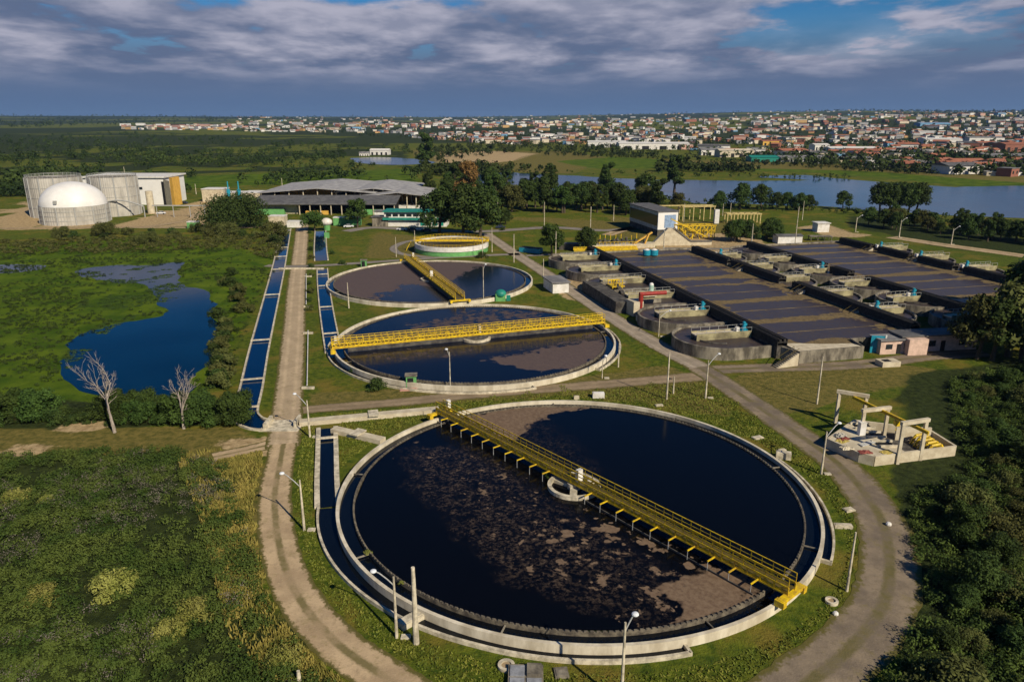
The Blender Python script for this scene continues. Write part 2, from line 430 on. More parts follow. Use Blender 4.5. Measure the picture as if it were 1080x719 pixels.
# ------------------------------------------------------------------ ground, one sheet to the horizon
def axis(parts, grow, end):
    a = [parts[0][0]]
    for lo, hi, st in parts: a += list(np.arange(lo+st, hi+.01, st))
    s = parts[-1][2]
    while a[-1] < end: s *= grow; a.append(a[-1]+s)
    return a
xp = axis([(0, 110, 1.4), (110, 330, 4)], 1.09, 16000)
xs = np.array([-q for q in xp[:0:-1]]+xp)
ys = np.array([-400, -200, -80, -20, 10]+axis([(30, 290, 1.4), (290, 700, 3), (700, 1500, 12)], 1.08, 17000))
X, Y = np.meshgrid(xs, ys); nx, ny = len(xs), len(ys)
Z = hill(X, Y)+np.where(np.hypot(X, Y) < 900, -.25*(1-fbm(X/9, Y/9, 3))*0, 0)
def zone(polys, warp=3.0, sc=.12, far=1.0):
    r = np.zeros(X.shape)
    for k in range(7):
        d = np.hypot(X, Y)/150*far
        wx = (fbm(X*sc/d.clip(1)+k*13, Y*sc/d.clip(1), 3)-.5)*3*warp*d.clip(1)+(k-3)*.5*d.clip(1); wy = (fbm(X*sc/d.clip(1)+50, Y*sc/d.clip(1)+k*29, 3)-.5)*2*warp*d.clip(1)
        a = np.zeros(X.shape, bool)
        for p in polys: a |= inside(p, X+wx, Y+wy)
        r += a/7.0
    return r
def PP(l): return [P(*q) for q in l]
marsh = zone([PP([(-60, 262), (120, 252), (240, 262), (292, 268), (262, 330), (225, 410), (150, 432), (-20, 425), (-200, 430), (-200, 270)])])
marsh = np.maximum(marsh, zone([PP([(-200, 205), (40, 190), (200, 186), (430, 178), (445, 192), (250, 196), (120, 205)])])*.9)
marsh = np.maximum(marsh, zone([PP([(540, 160), (700, 168), (900, 172), (1100, 192), (1100, 205), (860, 182), (690, 178), (560, 178)])])*.55)
dry = zone([PP([(-60, 448), (120, 450), (262, 452), (278, 470), (280, 560), (300, 640), (350, 719), (320, 719), (262, 600), (245, 500), (170, 478), (-100, 500)]),
            PP([(330, 415), (450, 408), (600, 400), (700, 385), (740, 400), (800, 470), (760, 440), (690, 425), (590, 415), (460, 426), (350, 434)]),
            PP([(770, 395), (960, 385), (1000, 392), (960, 405), (800, 440)]),
            PP([(395, 245), (450, 250), (440, 272), (380, 272)]),
            PP([(640, 228), (780, 235), (790, 255), (650, 250)]), PP([(530, 228), (700, 236), (700, 250), (600, 240)])])
dry = np.maximum(dry, zone([PP([(700, 168), (1000, 176), (1100, 186), (1100, 194), (900, 180), (700, 176)]), PP([(560, 168), (620, 176), (600, 184), (480, 178)]),
      PP([(430, 158), (600, 160), (640, 166), (560, 172), (440, 170)])])*.8)
soil = zone([PP([(0, 222), (35, 212), (110, 236), (215, 212), (300, 196), (330, 208), (212, 228), (218, 238), (0, 243)]), PP([(0, 228), (42, 212), (42, 232), (0, 240)]),
             PP([(228, 466), (300, 458), (300, 482), (250, 480)]), PP([(55, 448), (110, 442), (112, 452), (60, 458)]), PP([(20, 470), (55, 466), (50, 480), (0, 482)]),
             PP([(600, 285), (630, 310), (600, 318), (570, 300)]), PP([(640, 262), (860, 255), (820, 262), (640, 276)]),
             PP([(700, 248), (790, 244), (800, 256), (690, 262)])])
soil = soil*np.where(fbm(X/14, Y/22, 3) > .42, 1, np.where(X < -80, .35, 1))
soil = np.maximum(soil, zone([PP([(470, 163), (520, 159), (565, 162), (540, 170), (500, 174), (470, 172)]), PP([(840, 240), (870, 236), (900, 246), (930, 250), (880, 250)])], 2))
scrub = zone([PP([(-200, 490), (60, 480), (180, 478), (245, 500), (262, 600), (330, 719), (300, 900), (-400, 900)]),
              PP([(960, 395), (1100, 378), (1300, 500), (1300, 900), (900, 900), (965, 640), (950, 540), (935, 470), (960, 430)]),
              PP([(-200, 415), (100, 425), (240, 425), (250, 445), (120, 452), (-200, 450)])], 4)
scrub = np.maximum(scrub, zone([PP([(-300, 150), (120, 140), (430, 150), (430, 178), (240, 182), (60, 190), (-300, 205)]), PP([(510, 188), (700, 190), (700, 222), (520, 226)]),
       PP([(900, 226), (1080, 250), (1100, 270), (1000, 262), (900, 240)])])*.9*np.where(Y > 330, fbm(X/45, Y/70, 3) > .5, 1))
scrub = np.maximum(scrub, np.where(np.hypot(X, Y) > 1400, .8*(fbm(X/500, Y/500, 3) > .45), 0))
idx = np.arange(nx*ny).reshape(ny, nx)
F = np.stack([idx[:-1, :-1], idx[:-1, 1:], idx[1:, 1:], idx[1:, :-1]], -1).reshape(-1, 4)
g = mesh_np('ground', np.stack([X, Y, Z], -1).reshape(-1, 3), F, GROUND, smooth=True); tag(g, kind='structure')
ca = g.data.color_attributes.new('zones', 'FLOAT_COLOR', 'POINT')
ca.data.foreach_set('color', np.stack([marsh, dry, soil, scrub], -1).astype(np.float32).ravel())

# ------------------------------------------------------------------ roads and tracks
rr = random.Random(3); ROADS = []
def road(name, px, hw, m, z=.02, world=False):
    pts = smooth([tuple(P(*q)) if not world else q for q in px], 8)
    # resample
    dense = []
    for a, b in zip(pts[:-1], pts[1:]):
        n = max(1, int(math.dist(a, b)/1.2))
        dense += [(a[0]+(b[0]-a[0])*i/n, a[1]+(b[1]-a[1])*i/n) for i in range(n)]
    dense.append(pts[-1]); n = len(dense); ROADS.append((np.array(dense[::3]), hw[1] if isinstance(hw, tuple) else hw))
    ws = [hw[0]+(hw[1]-hw[0])*i/(n-1) for i in range(n)] if isinstance(hw, tuple) else [hw]*n
    K = (-1, -.5, 0, .5, 1); vs = []; uv = []
    o_ = [[offset(dense, k*1.0) for k in K]]
    for i in range(n):
        a = dense[max(0, i-1)]; b = dense[min(n-1, i+1)]; tx, ty = b[0]-a[0], b[1]-a[1]; l = math.hypot(tx, ty) or 1
        for k in K:
            d = k*(ws[i]+(rr.uniform(-.25, .25)*min(1, ws[i]*.2) if abs(k) == 1 else 0))
            vs.append((dense[i][0]+ty/l*d, dense[i][1]-tx/l*d, z)); uv.append((k, i*1.2))
    fs = [(5*i+k, 5*i+k+1, 5*i+k+6, 5*i+k+5) for i in range(n-1) for k in range(4)]
    me = bpy.data.meshes.new(name); me.from_pydata(vs, [], fs); me.materials.append(m)
    ul = me.uv_layers.new(name='UVMap')
    for p in me.polygons:
        for li in p.loop_indices: ul.data[li].uv = uv[me.loops[li].vertex_index]
    me.update(); o = bpy.data.objects.new(name, me); col.objects.link(o); return tag(o, kind='structure')
road('dirt_road', [(319, 236), (317, 262), (313, 300), (310, 350), (306, 400), (302, 440), (298, 472)], (2.9, 2.5), DIRTU, .030)
road('dirt_road', [(299, 468), (295, 490), (290, 520), (292, 560), (303, 605), (325, 645), (360, 682), (400, 710), (450, 745), (520, 790)], (2.0, 2.3), DIRT, .034)
road('dirt_road', [(296, 466), (262, 474), (225, 482)], 1.6, DIRT, .022)
road('gravel_road', [(300, 434), (345, 430), (420, 424), (500, 416), (600, 408), (700, 400), (750, 396)], (1.7, 2.6), DIRTL, .025)
road('gravel_road', [(512, 246), (535, 262), (575, 288), (620, 318), (680, 356), (738, 387)], (2.7, 2.7), TAN, .040)
road('gravel_road', [(726, 380), (775, 412), (830, 450), (885, 490), (925, 540), (938, 590), (930, 640), (890, 690), (840, 730), (780, 790)], (2.7, 3.3), GRAVEL, .035)
road('gravel_road', [(745, 390), (800, 388), (880, 386), (930, 382), (975, 376), (1040, 372)], 2.6, GRAVEL, .02)
road('concrete_path', [(281, 280), (300, 281), (340, 280), (400, 276), (460, 272), (520, 269), (548, 268)], 2.0, ASPH, .04)
road('concrete_path', [(545, 270), (620, 267), (650, 266)], 1.7, ASPH, .03)
road('concrete_path', [(460, 272), (425, 268), (415, 262), (425, 256), (440, 253)], 1.7, ASPH, .03)
road('asphalt_road', [(365, 244), (395, 240), (450, 243), (512, 244), (580, 240), (640, 243), (690, 238), (660, 234), (600, 236)][:7], 3.6, ASPH, .03)
road('asphalt_road', [(690, 240), (640, 250), (700, 262), (780, 262), (860, 256), (900, 254)][2:], 2.0, ASPH, .03)
road('dirt_road', [(780, 240), (860, 248), (940, 250), (1000, 259), (1080, 270), (1160, 282)][2:], 4.2, DIRT, .03)
road('dirt_road', [(640, 248), (670, 240), (720, 236)], 3.0, DIRT, .03)
road('dirt_road', [(150, 240), (200, 232), (212, 224), (260, 222)], 2.5, DIRT, .05)
road('dirt_road', [(-40, 242), (60, 240), (150, 240), (260, 240), (320, 238)], 2.2, DIRT, .06)
# ------------------------------------------------------------------ ponds and lakes
def sheet(name, px, m, z, rough_=1.0, seed=1):
    pts = [P(*q) for q in px]; pts = smooth(pts+[pts[0]], 6)[:-1]; r = random.Random(seed)
    pts2 = []
    for a, b in zip(pts, pts[1:]+pts[:1]):
        n = max(1, int(math.dist(a, b)/(3*rough_)))
        for i in range(n):
            x, y = a[0]+(b[0]-a[0])*i/n, a[1]+(b[1]-a[1])*i/n
            q = fbm(np.array([x/(6*rough_)]), np.array([y/(6*rough_)]), 3)[0]-.5; q2 = fbm(np.array([x/(6*rough_)+40]), np.array([y/(6*rough_)+9]), 3)[0]-.5
            pts2.append((x+q*5*rough_, y+q2*5*rough_, z))
    b = MB().add(pts2, [tuple(range(len(pts2)))])
    return b.build(name, m, kind='structure')
PONDP = PP([(62, 400), (78, 362), (112, 344), (150, 338), (178, 330), (168, 318), (150, 300), (120, 298), (88, 292), (82, 284), (125, 279), (160, 280), (200, 276), (185, 288), (196, 300), (220, 308), (228, 340), (226, 372), (205, 400), (185, 425), (130, 436), (100, 418)])
sheet('pond_water', [(62, 400), (78, 362), (112, 344), (150, 338), (178, 330), (168, 318), (150, 300), (120, 298), (88, 292), (82, 284), (125, 279), (160, 280), (200, 276), (185, 288), (196, 300), (220, 308), (228, 340), (226, 372), (205, 400), (185, 425), (130, 436), (100, 418)], PONDW, .03, 1, 2)
sheet('pond_water', [(-40, 282), (20, 279), (50, 281), (30, 286), (-40, 290)], PONDW, .03, 1, 3)
sheet('lake_water', [(560, 183), (600, 185), (680, 190), (720, 190), (790, 191), (850, 190), (800, 187), (850, 185), (905, 190), (1000, 197), (1100, 204), (1250, 214), (1300, 236), (1080, 230), (990, 226), (900, 220), (860, 218), (800, 216), (740, 214), (690, 208), (640, 206), (560, 200), (500, 192), (500, 182)], LAKEW, .08, 3, 4)
sheet('lake_water', [(1010, 197), (1100, 197), (1300, 208), (1300, 214), (1100, 206), (1040, 202)], LAKEW, .09, 3, 9)
sheet('lake_water', [(185, 154), (240, 153.5), (275, 158), (240, 158.5), (200, 156)], LAKEW, .08, 2, 5)
sheet('lake_water', [(370, 167), (400, 166), (440, 168), (460, 172), (420, 174), (380, 172)], LAKEW, .08, 2, 6)
# ------------------------------------------------------------------ settling basins
BAS = [(7.93, 84.1), (-7.75, 149.95), (-23.67, 209.2)]
RO, RW = 29.7, 27.6
def to_local(c, px, z=.75):
    a = P(px[0], px[1], z); return (a[0]-c[0], a[1]-c[1])
def water_disc(name, c, rad, z, m, parent, zf, step=.4):
    n = int(rad/step); q = np.arange(-n, n+1)*step; X, Y = np.meshgrid(q, q); k = len(q)
    D = np.hypot(X, Y); sc = np.where(D > rad, rad/np.maximum(D, 1e-6), 1); Xc, Yc = X*sc, Y*sc
    keep = D < rad+step*1.5
    idx = np.arange(k*k).reshape(k, k)
    F = np.stack([idx[:-1, :-1], idx[:-1, 1:], idx[1:, 1:], idx[1:, :-1]], -1).reshape(-1, 4)
    F = F[keep.ravel()[F].all(1)]
    o = mesh_np(name, np.stack([Xc, Yc, np.full(Xc.shape, z)], -1).reshape(-1, 3), F, m, parent)
    a = o.data.color_attributes.new('zones', 'FLOAT_COLOR', 'POINT')
    a.data.foreach_set('color', zf(Xc+c[0], Yc+c[1]).astype(np.float32).ravel())
    return o
def soft(poly, X, Y, wr=1.0, k=5):
    r = 0
    for i in range(k):
        s = .8*(i-2)
        r = r+inside(poly, X+s*wr+(fbm(X/4+i, Y/4, 3)-.5)*5*wr, Y-s*.6*wr+(fbm(X/4+30, Y/4+i, 3)-.5)*5*wr)
    return r/k
def q4(a, b, c): return np.stack([a, b, c, np.ones(a.shape)], -1)
def PZ(l, z=.75): return [P(a, b, z) for a, b in l]
def zf_big(X, Y):
    s = np.maximum(soft(PZ([(478, 436), (540, 425), (640, 425), (600, 436), (570, 445), (545, 466), (520, 462)]), X, Y),
                   soft(PZ([(835, 618), (800, 640), (745, 662), (700, 672), (705, 640), (690, 612), (735, 596), (780, 600)]), X, Y))
    s = np.maximum(s, .62*soft(PZ([(455, 446), (425, 470), (400, 500), (395, 520), (420, 500), (450, 470), (475, 450)]), X, Y))
    s = np.maximum(s, .34*soft(PZ([(595, 560), (640, 556), (760, 604), (740, 640), (690, 640), (640, 610), (600, 600)]), X, Y))
    s = s*.72
    fl = np.maximum(.34*soft(PZ([(500, 470), (575, 520), (640, 540), (800, 612), (700, 680), (620, 640), (540, 590), (480, 520), (440, 480)]), X, Y),
                    .66*soft(PZ([(560, 535), (640, 545), (800, 615), (740, 660), (640, 640), (590, 600)]), X, Y))
    fm = .8*soft(PZ([(440, 470), (500, 470), (600, 540), (700, 600), (690, 660), (560, 620), (480, 560), (430, 500)]), X, Y)+.3*soft(PZ([(560, 430), (640, 500), (600, 500), (520, 450)]), X, Y)
    return q4(s, fl, fm)
def zf_mid(X, Y):
    s = np.maximum(soft(PZ([(400, 345), (500, 325), (600, 328), (560, 350), (470, 352)]), X, Y, 1.6)*.62, soft(PZ([(540, 372), (640, 352), (648, 372), (620, 388), (560, 392), (500, 380)]), X, Y, 1.6))
    s = np.maximum(s, .5*soft(PZ([(360, 368), (500, 362), (520, 375), (400, 385)]), X, Y, 1.5))
    return q4(s*.8, 0*s, s*0+.35*soft(PZ([(450, 330), (520, 330), (520, 352), (450, 352)]), X, Y))
def zf_far(X, Y):
    c1 = inside(PZ([(455, 268), (600, 268), (600, 325), (500, 325), (478, 312), (466, 290)]), X, Y).astype(float)
    s = soft(PZ([(330, 275), (540, 262), (575, 285), (505, 280), (478, 296), (486, 322), (330, 322)]), X, Y, 1.2)
    s = s*(1-.9*soft(PZ([(395, 316), (430, 300), (470, 305), (485, 322), (400, 330)]), X, Y, 2.2))
    return q4(s*.85, 0*s, 0*s+.1)
RIM = simple('rim_concrete', (.74, .67, .52), .85, scale=.6, c2=(.44, .38, .27), streak=True)
basin_labels = ['nearest and largest looking round settling basin with dark water and broken brown scum', 'middle round settling basin of the row of three, bridge crossing from side to side', 'far round settling basin half covered by a purple brown scum sheet']
wells = [3.4, 3.2, 3.0]
for i, (c, zf, m) in enumerate(zip(BAS, (zf_big, zf_mid, zf_far), (BASW, BASW2, BASW2))):
    t = thing('settling_basin', basin_labels[i], 'settling basin', (c[0], c[1], 0), 0, 'round settling basins')
    MB().ring(0, 0, RO-.40, RO, -.3, 1.0, 180).build('basin_wall', RIM, t)
    MB().annulus(0, 0, RW-.2, RO-.4, .42, 180).build('launder_water', DARKW, t)
    wb = MB().ring(0, 0, RW-.12, RW+.12, .3, .84, 180)
    for k in range(300):
        a = 2*math.pi*k/300; wb.add([(q*math.cos(a+d), q*math.sin(a+d), zz_) for zz_ in (.84, .98) for q, d in ((RW-.06, -.006), (RW+.10, -.006), (RW+.10, .006), (RW-.06, .006))],
                                    [(4,5,6,7),(0,1,5,4),(1,2,6,5),(2,3,7,6),(3,0,4,7)])
    wb.build('weir', simple('slimy_concrete', (.20, .17, .12), .8, c2=(.06, .05, .04)) if i == 0 else bpy.data.materials['slimy_concrete'], t)
    for k in range(9):
        a = 2*math.pi*(k+.3)/9; MB().beam((RW*math.cos(a), RW*math.sin(a), .6), ((RO-.3)*math.cos(a), (RO-.3)*math.sin(a), .6), .14, .12).build('launder_strut', CONCO, t)
    water_disc('water', c, RW-.05, .75, m, t, zf)
    wl = thing('centre_well', None, None); wl.parent = t
    o = MB().ring(0, 0, wells[i]-.5, wells[i], .3, 1.25, 48).build('centre_well_wall', CONC, t); col.objects.unlink(wl); bpy.data.objects.remove(wl)
    o.name = 'centre_well'
    if i == 0:
        aw = MB()
        for a in (.4, 2.5, 4.6): aw.beam((0, 0, .9), (2.9*math.cos(a), 2.9*math.sin(a), .9), .9, .5)
        aw.tube((0, 0, .6), (0, 0, 1.5), .9, .9, 20); o2 = aw.build('inlet_arms', CONC, o)
        sb = MB(); a = math.atan2(*(np.array(P(838, 628, 1.8))-np.array(P(466, 436, 1.8)))[::-1])
        sb.beam((3.0*math.cos(a-.5), 3.0*math.sin(a-.5), .85), (27.2*math.cos(a-.075), 27.2*math.sin(a-.075), .85), .12, .22); sb.build('scum_board', CONCD, t)
# ------------------------------------------------------------------ travelling bridges
def bridge(c, rz, label, brackets, depth, wd=1.35, skirt=0):
    t = thing('scraper_bridge', label, 'bridge', (c[0], c[1], 1.0), rz, 'yellow scraper bridges')
    Lh = RO+.3; z0, z1 = .75, .75+depth; h = wd/2
    for s in (-1, 1):
        gd = MB(); y = s*h
        gd.beam((-Lh, y, z0), (Lh, y, z0), .16, .16); gd.beam((-Lh, y, z1), (Lh, y, z1), .16, .16)
        n = 40
        for k in range(n+1):
            x = -Lh+2*Lh*k/n; gd.beam((x, y, z0), (x, y, z1), .14, .14)
            if k < n:
                x2 = x+2*Lh/n; gd.beam((x, y, z0 if k % 2 else z1), (x2, y, z1 if k % 2 else z0), .12, .12)
        gd.box(-Lh, Lh, y-.03, y+.03, z0+depth*.12, z0+depth*.40)
        gd.build('girder', YEL, t)
        hr = MB()
        for k in range(49):
            x = -Lh+2*Lh*k/48; hr.beam((x, y, z1), (x, y, z1+1.05), .07, .07)
        for q in (.55, 1.05): hr.beam((-Lh, y, z1+q), (Lh, y, z1+q), .08, .08)
        hr.build('handrail', YEL, t)
    dk = MB().box(-Lh, Lh, -h+.08, h-.08, z0+.25, z0+.31)
    dk.build('walkway_deck', YELD, t)
    for s in (-1, 1):
        e = MB().box(s*Lh-.35, s*Lh+.35, -h-1.3, h+1.3, .38, .74); e.box(s*Lh-.5, s*Lh+.5, -h-1.5, -h-.9, .05, .7); e.box(s*Lh-.5, s*Lh+.5, h+.9, h+1.5, .05, .7)
        e = e.build('end_carriage', YEL, t)
        for y in (-h-1.2, h+1.2): MB().tube((s*Lh-.12-(.3*s), y, .2), (s*Lh+.12-(.3*s), y, .2), .2, .2, 12).build('wheel', RUBBER, e)
    if brackets:
        for k in range(22):
            x = -Lh+3.2+k*(2*Lh-6.4)/21
            if abs(x) < 2.5: continue
            b = MB().beam((x, brackets*h, z0+.1), (x, brackets*(h+1.35), z0+.1), .12, .14); b = b.build('scraper_bracket', YEL, t)
            MB().beam((x, brackets*(h+1.3), z0+.0), (x, brackets*(h+1.3), -.25), .06, .06).build('scraper_rod', GREYP, b)
    if skirt:
        MB().box(-Lh+3, Lh-3, skirt*(h+.1), skirt*(h+.16), -.2, .6).build('scum_skirt', CONCD, t)
    cb = MB().box(-Lh+.6, -Lh+1.1, h+.1, h+.7, z1-.2, z1+1.1); cb.build('control_cabinet', WHITE, t)
    pv = MB().tube((0, 0, -.7), (0, 0, .74), .55, .45, 16); pv.box(.6, 1.1, -.4, .4, z0+.32, z0+1.9); pv.build('centre_pivot', WHITE if depth < 1 else CREAM, t)
    return t
def ang(a, b, z=2.2):
    A = P(*a, z); B = P(*b, z); return math.atan2(B[1]-A[1], B[0]-A[0])
bridge(BAS[0], ang((466, 436), (838, 628)), 'long yellow scraper bridge spanning the nearest dark settling basin, with side brackets', -1, .8)
bridge(BAS[1], ang((354, 364), (632, 338)), 'yellow lattice scraper bridge lying almost level across the middle settling basin', 0, 1.0, skirt=-1)
bridge(BAS[2], ang((434, 274), (486, 314)), 'yellow scraper bridge across the far settling basin, seen nearly end on', 0, .9, 2.4, skirt=-1)
# ------------------------------------------------------------------ canals and channels
def canal(name, label, pts, hw, m=CANALW, kerb=.28, h=.35, bars=(), cat='canal', z=.06, wallm=CONC, world=False, sides=(1, 1)):
    q = smooth([P(*p) for p in pts] if not world else pts, 8) if len(pts) > 2 else [P(*p) for p in pts]
    t = thing(name, label, cat, (q[0][0], q[0][1], 0)); org = (q[0][0], q[0][1], 0)
    a = offset(q, -hw); b = offset(q, hw); n = len(q)
    MB().add([(*p, z) for p in a]+[(*p, z) for p in b], [(i, n+i, n+i+1, i+1) for i in range(n-1)]).build('water', m, t, org=org)
    for s in (0, 1):
        if sides[s]: MB().strip(q, kerb, -.2, h, (-1, 1)[s]*(hw+kerb)).build('channel_wall', wallm, t, org=org)
    for k in bars:
        i = min(n-2, int(k*(n-1))); x, y = q[i]; tx, ty = q[i+1][0]-q[i][0], q[i+1][1]-q[i][1]; l = math.hypot(tx, ty); nx_, ny_ = ty/l, -tx/l
        w_ = hw+kerb*2
        MB().beam((x-nx_*w_, y-ny_*w_, h+.06), (x+nx_*w_, y+ny_*w_, h+.06), .45, .22).build('cross_beam', CONC, t, org=org)
    return t
canal('left_canal', 'straight blue canal with pale walls left of the dirt road', [(302, 242), (298, 262), (294, 282), (287, 312), (279, 345), (272, 375), (265, 410), (259, 434), (262, 443), (272, 448), (284, 449)], 1.75, bars=(.10, .16, .22, .30, .45, .58, .69), kerb=.17)
bpy.data.objects['left_canal'].name = 'canal'
canal('canal', 'narrow blue canal right of the dirt road, before the crossing path', [(338, 244), (338, 262), (339, 275)], 2.0, kerb=.2)
canal('canal', 'blue canal running down to the middle settling basin', [(340, 284), (341, 300), (344, 325), (348, 350), (352, 372)], 1.45, bars=(.15, .3, .5, .8), kerb=.16)
canal('canal', 'dark canal running along the left of the nearest settling basin', [(345, 452), (345, 480), (345, 508), (346, 535)], .95, m=DARKW, kerb=.33, bars=(.20,))
def arc_channel(c, a0, a1, ro, label, endcap=True, hw=.13, wdt=None):
    t = thing('outer_channel', label, 'channel', (c[0], c[1], 0)); r1 = wdt or ro; n = 90
    pa = [(a0+(a1-a0)*k/n, ro+(r1-ro)*min(1, 1.6*k/n)) for k in range(n+1)]
    q = [(r_*math.cos(a), r_*math.sin(a)) for a, r_ in pa]; qi = [((RO-.1)*math.cos(a), (RO-.1)*math.sin(a)) for a, r_ in pa]
    MB().add([(*p, .07) for p in qi]+[(*p, .07) for p in q], [(i, i+1, n+2+i, n+1+i) for i in range(n)]).build('water', DARKW, t)
    MB().strip(q, hw, -.2, .42).build('channel_wall', CONC, t)
    for a in (endcap or ()):
        re = ro if abs(a-a0) < 1e-6 else r1
        MB().beam(((RO+.02)*math.cos(a), (RO+.02)*math.sin(a), .15), ((re+hw)*math.cos(a), (re+hw)*math.sin(a), .15), .3, .54).build('end_wall', CONC, t)
    return t
def aat(c, px, z=.5):
    a = P(*px, z); return math.atan2(a[1]-c[1], a[0]-c[0])
a0 = aat(BAS[0], (337, 533)); a1 = aat(BAS[0], (730, 688))
if a0 < 0: a0 += 2*math.pi
if a1 < 0: a1 += 2*math.pi
arc_channel(BAS[0], a0-.0, a1, RO+2.25, 'narrow dark channel curving outside the near left rim of the nearest basin', (a1,), .14, RO+1.0)
b0 = aat(BAS[0], (820, 483)); b1 = aat(BAS[0], (880, 592))
arc_channel(BAS[0], b1, b0, RO+1.0, 'short curved channel outside the right rim of the nearest basin', (b1, b0), .13)
c0 = aat(BAS[1], (349, 362)); c1 = aat(BAS[1], (560, 404))
if c0 < 0: c0 += 2*math.pi
if c1 < 0: c1 += 2*math.pi
arc_channel(BAS[1], c0-.05, c1, RO+1.2, 'dark channel curving outside the left rim of the middle basin', (c1,), .12)
d0 = aat(BAS[1], (600, 330)); d1 = aat(BAS[1], (640, 390))
arc_channel(BAS[1], d1, d0, RO+1.0, 'dark channel outside the right rim of the middle basin', (d1, d0), .12)
def duct(label, a, b, wd, h, lid=None, m=CREAM):
    A = PV(*a); B = PV(*b); c = (A+B)/2; t = thing('concrete_duct', label, 'duct', (c.x, c.y, 0)); org = (c.x, c.y, 0)
    MB().beam((A.x, A.y, h/2), (B.x, B.y, h/2), wd, h).build('duct_body', m, t, org=org)
    if lid:
        p = A.lerp(B, lid); d = (B-A).normalized(); n = Vector((d.y, -d.x, 0))*(wd*.8)
        MB().beam((p-n)+Vector((0, 0, h+.12)), (p+n)+Vector((0, 0, h+.12)), 1.6, .2).build('access_slab', CONC, t, org=org)
    return t
duct('long cream concrete duct from the canal junction to the nearest basin rim', (316, 448), (463, 434), 1.5, .7, .52)
duct('short cream concrete duct slanting to the left rim of the nearest basin', (352, 455), (404, 467), 1.4, .7, .5)
MB().box(-.25, .25, -1.7, 1.7, 0, .9).build('headwall', CONC, None, 'pale headwall closing the bend of the left canal', 'wall', loc=(*P(283, 448), 0))
MB().box(-.2, .2, -1.5, 1.5, 0, 1.0).build('headwall', CONC, None, 'pale headwall right of the dirt road where the long duct begins', 'wall', loc=(*P(314, 447), 0))
MB().box(-3.0, 3.0, -2.2, 2.2, 0, .09).build('culvert_slab', CONC, None, 'pale concrete culvert slab carrying the dirt road between the canals', 'slab', loc=(*P(298, 449), 0))
# thickener : raised green and white tank
t = thing('thickener_tank', 'raised round tank, white band over green wall, with yellow railings', 'tank', (-21.8, 263.0, 0))
MB().ring(0, 0, 12.6, 13.1, 0, 1.6, 96).build('lower_wall', GREENP, t)
MB().ring(0, 0, 12.5, 13.3, 1.6, 3.2, 96).build('upper_wall', WHITE, t)
MB().disc(0, 0, 12.5, 2.3).build('sludge', simple('brown_sludge', (.07, .05, .03), .3, c2=(.03, .028, .03)), t)
MB().ring(0, 0, 11.0, 11.2, 2.2, 2.9, 96).build('weir', CONCO, t)
rl = MB()
for k in range(60):
    a = 2*math.pi*k/60; rl.beam((12.95*math.cos(a), 12.95*math.sin(a), 3.2), (12.95*math.cos(a), 12.95*math.sin(a), 4.2), .06, .06)
for z_ in (3.7, 4.2): rl.ring(0, 0, 12.92, 12.98, z_-.03, z_+.03, 96)
rl.build('railing', YEL, t)
bm = MB()
for y in (-.8, .8):
    bm.beam((-13.5, y, 3.6), (13.5, y, 3.6), .15, .5); bm.beam((-13.5, y, 4.8), (13.5, y, 4.8), .08, .08); bm.beam((-13.5, y, 4.4), (13.5, y, 4.4), .06, .06)
    for k in range(15): bm.beam((-13.5+k*27/14, y, 3.8), (-13.5+k*27/14, y, 4.8), .07, .07)
bm.box(-13.5, 13.5, -.7, .7, 3.5, 3.56); bm.build('walkway', YEL, t)
sp_ = MB()
for k in range(8): sp_.add([(-14.3, -1, 3.4*k/8), (-14.3-.0, 0, 3.4*k/8), (-14.3, 0, 3.4*k/8+.1), (-14.3, -1, 3.4*k/8+.1)], [(0, 1, 2, 3)])
sp_.beam((-14.6, -.9, 3.4), (-16.5, -.9, 0), .15, .2).beam((-14.6, .1, 3.4), (-16.5, .1, 0), .15, .2); sp_.build('staircase', YEL, t)

# ------------------------------------------------------------------ aeration basins
BO = Vector((53.4, 139.7)); BU = Vector((-.238, .971)); BWv = Vector((.971, .238)); BANG = math.atan2(.238, .971)
def UW(wv, u, z=0): q = BO+BU*u+BWv*wv; return Vector((q.x, q.y, z))
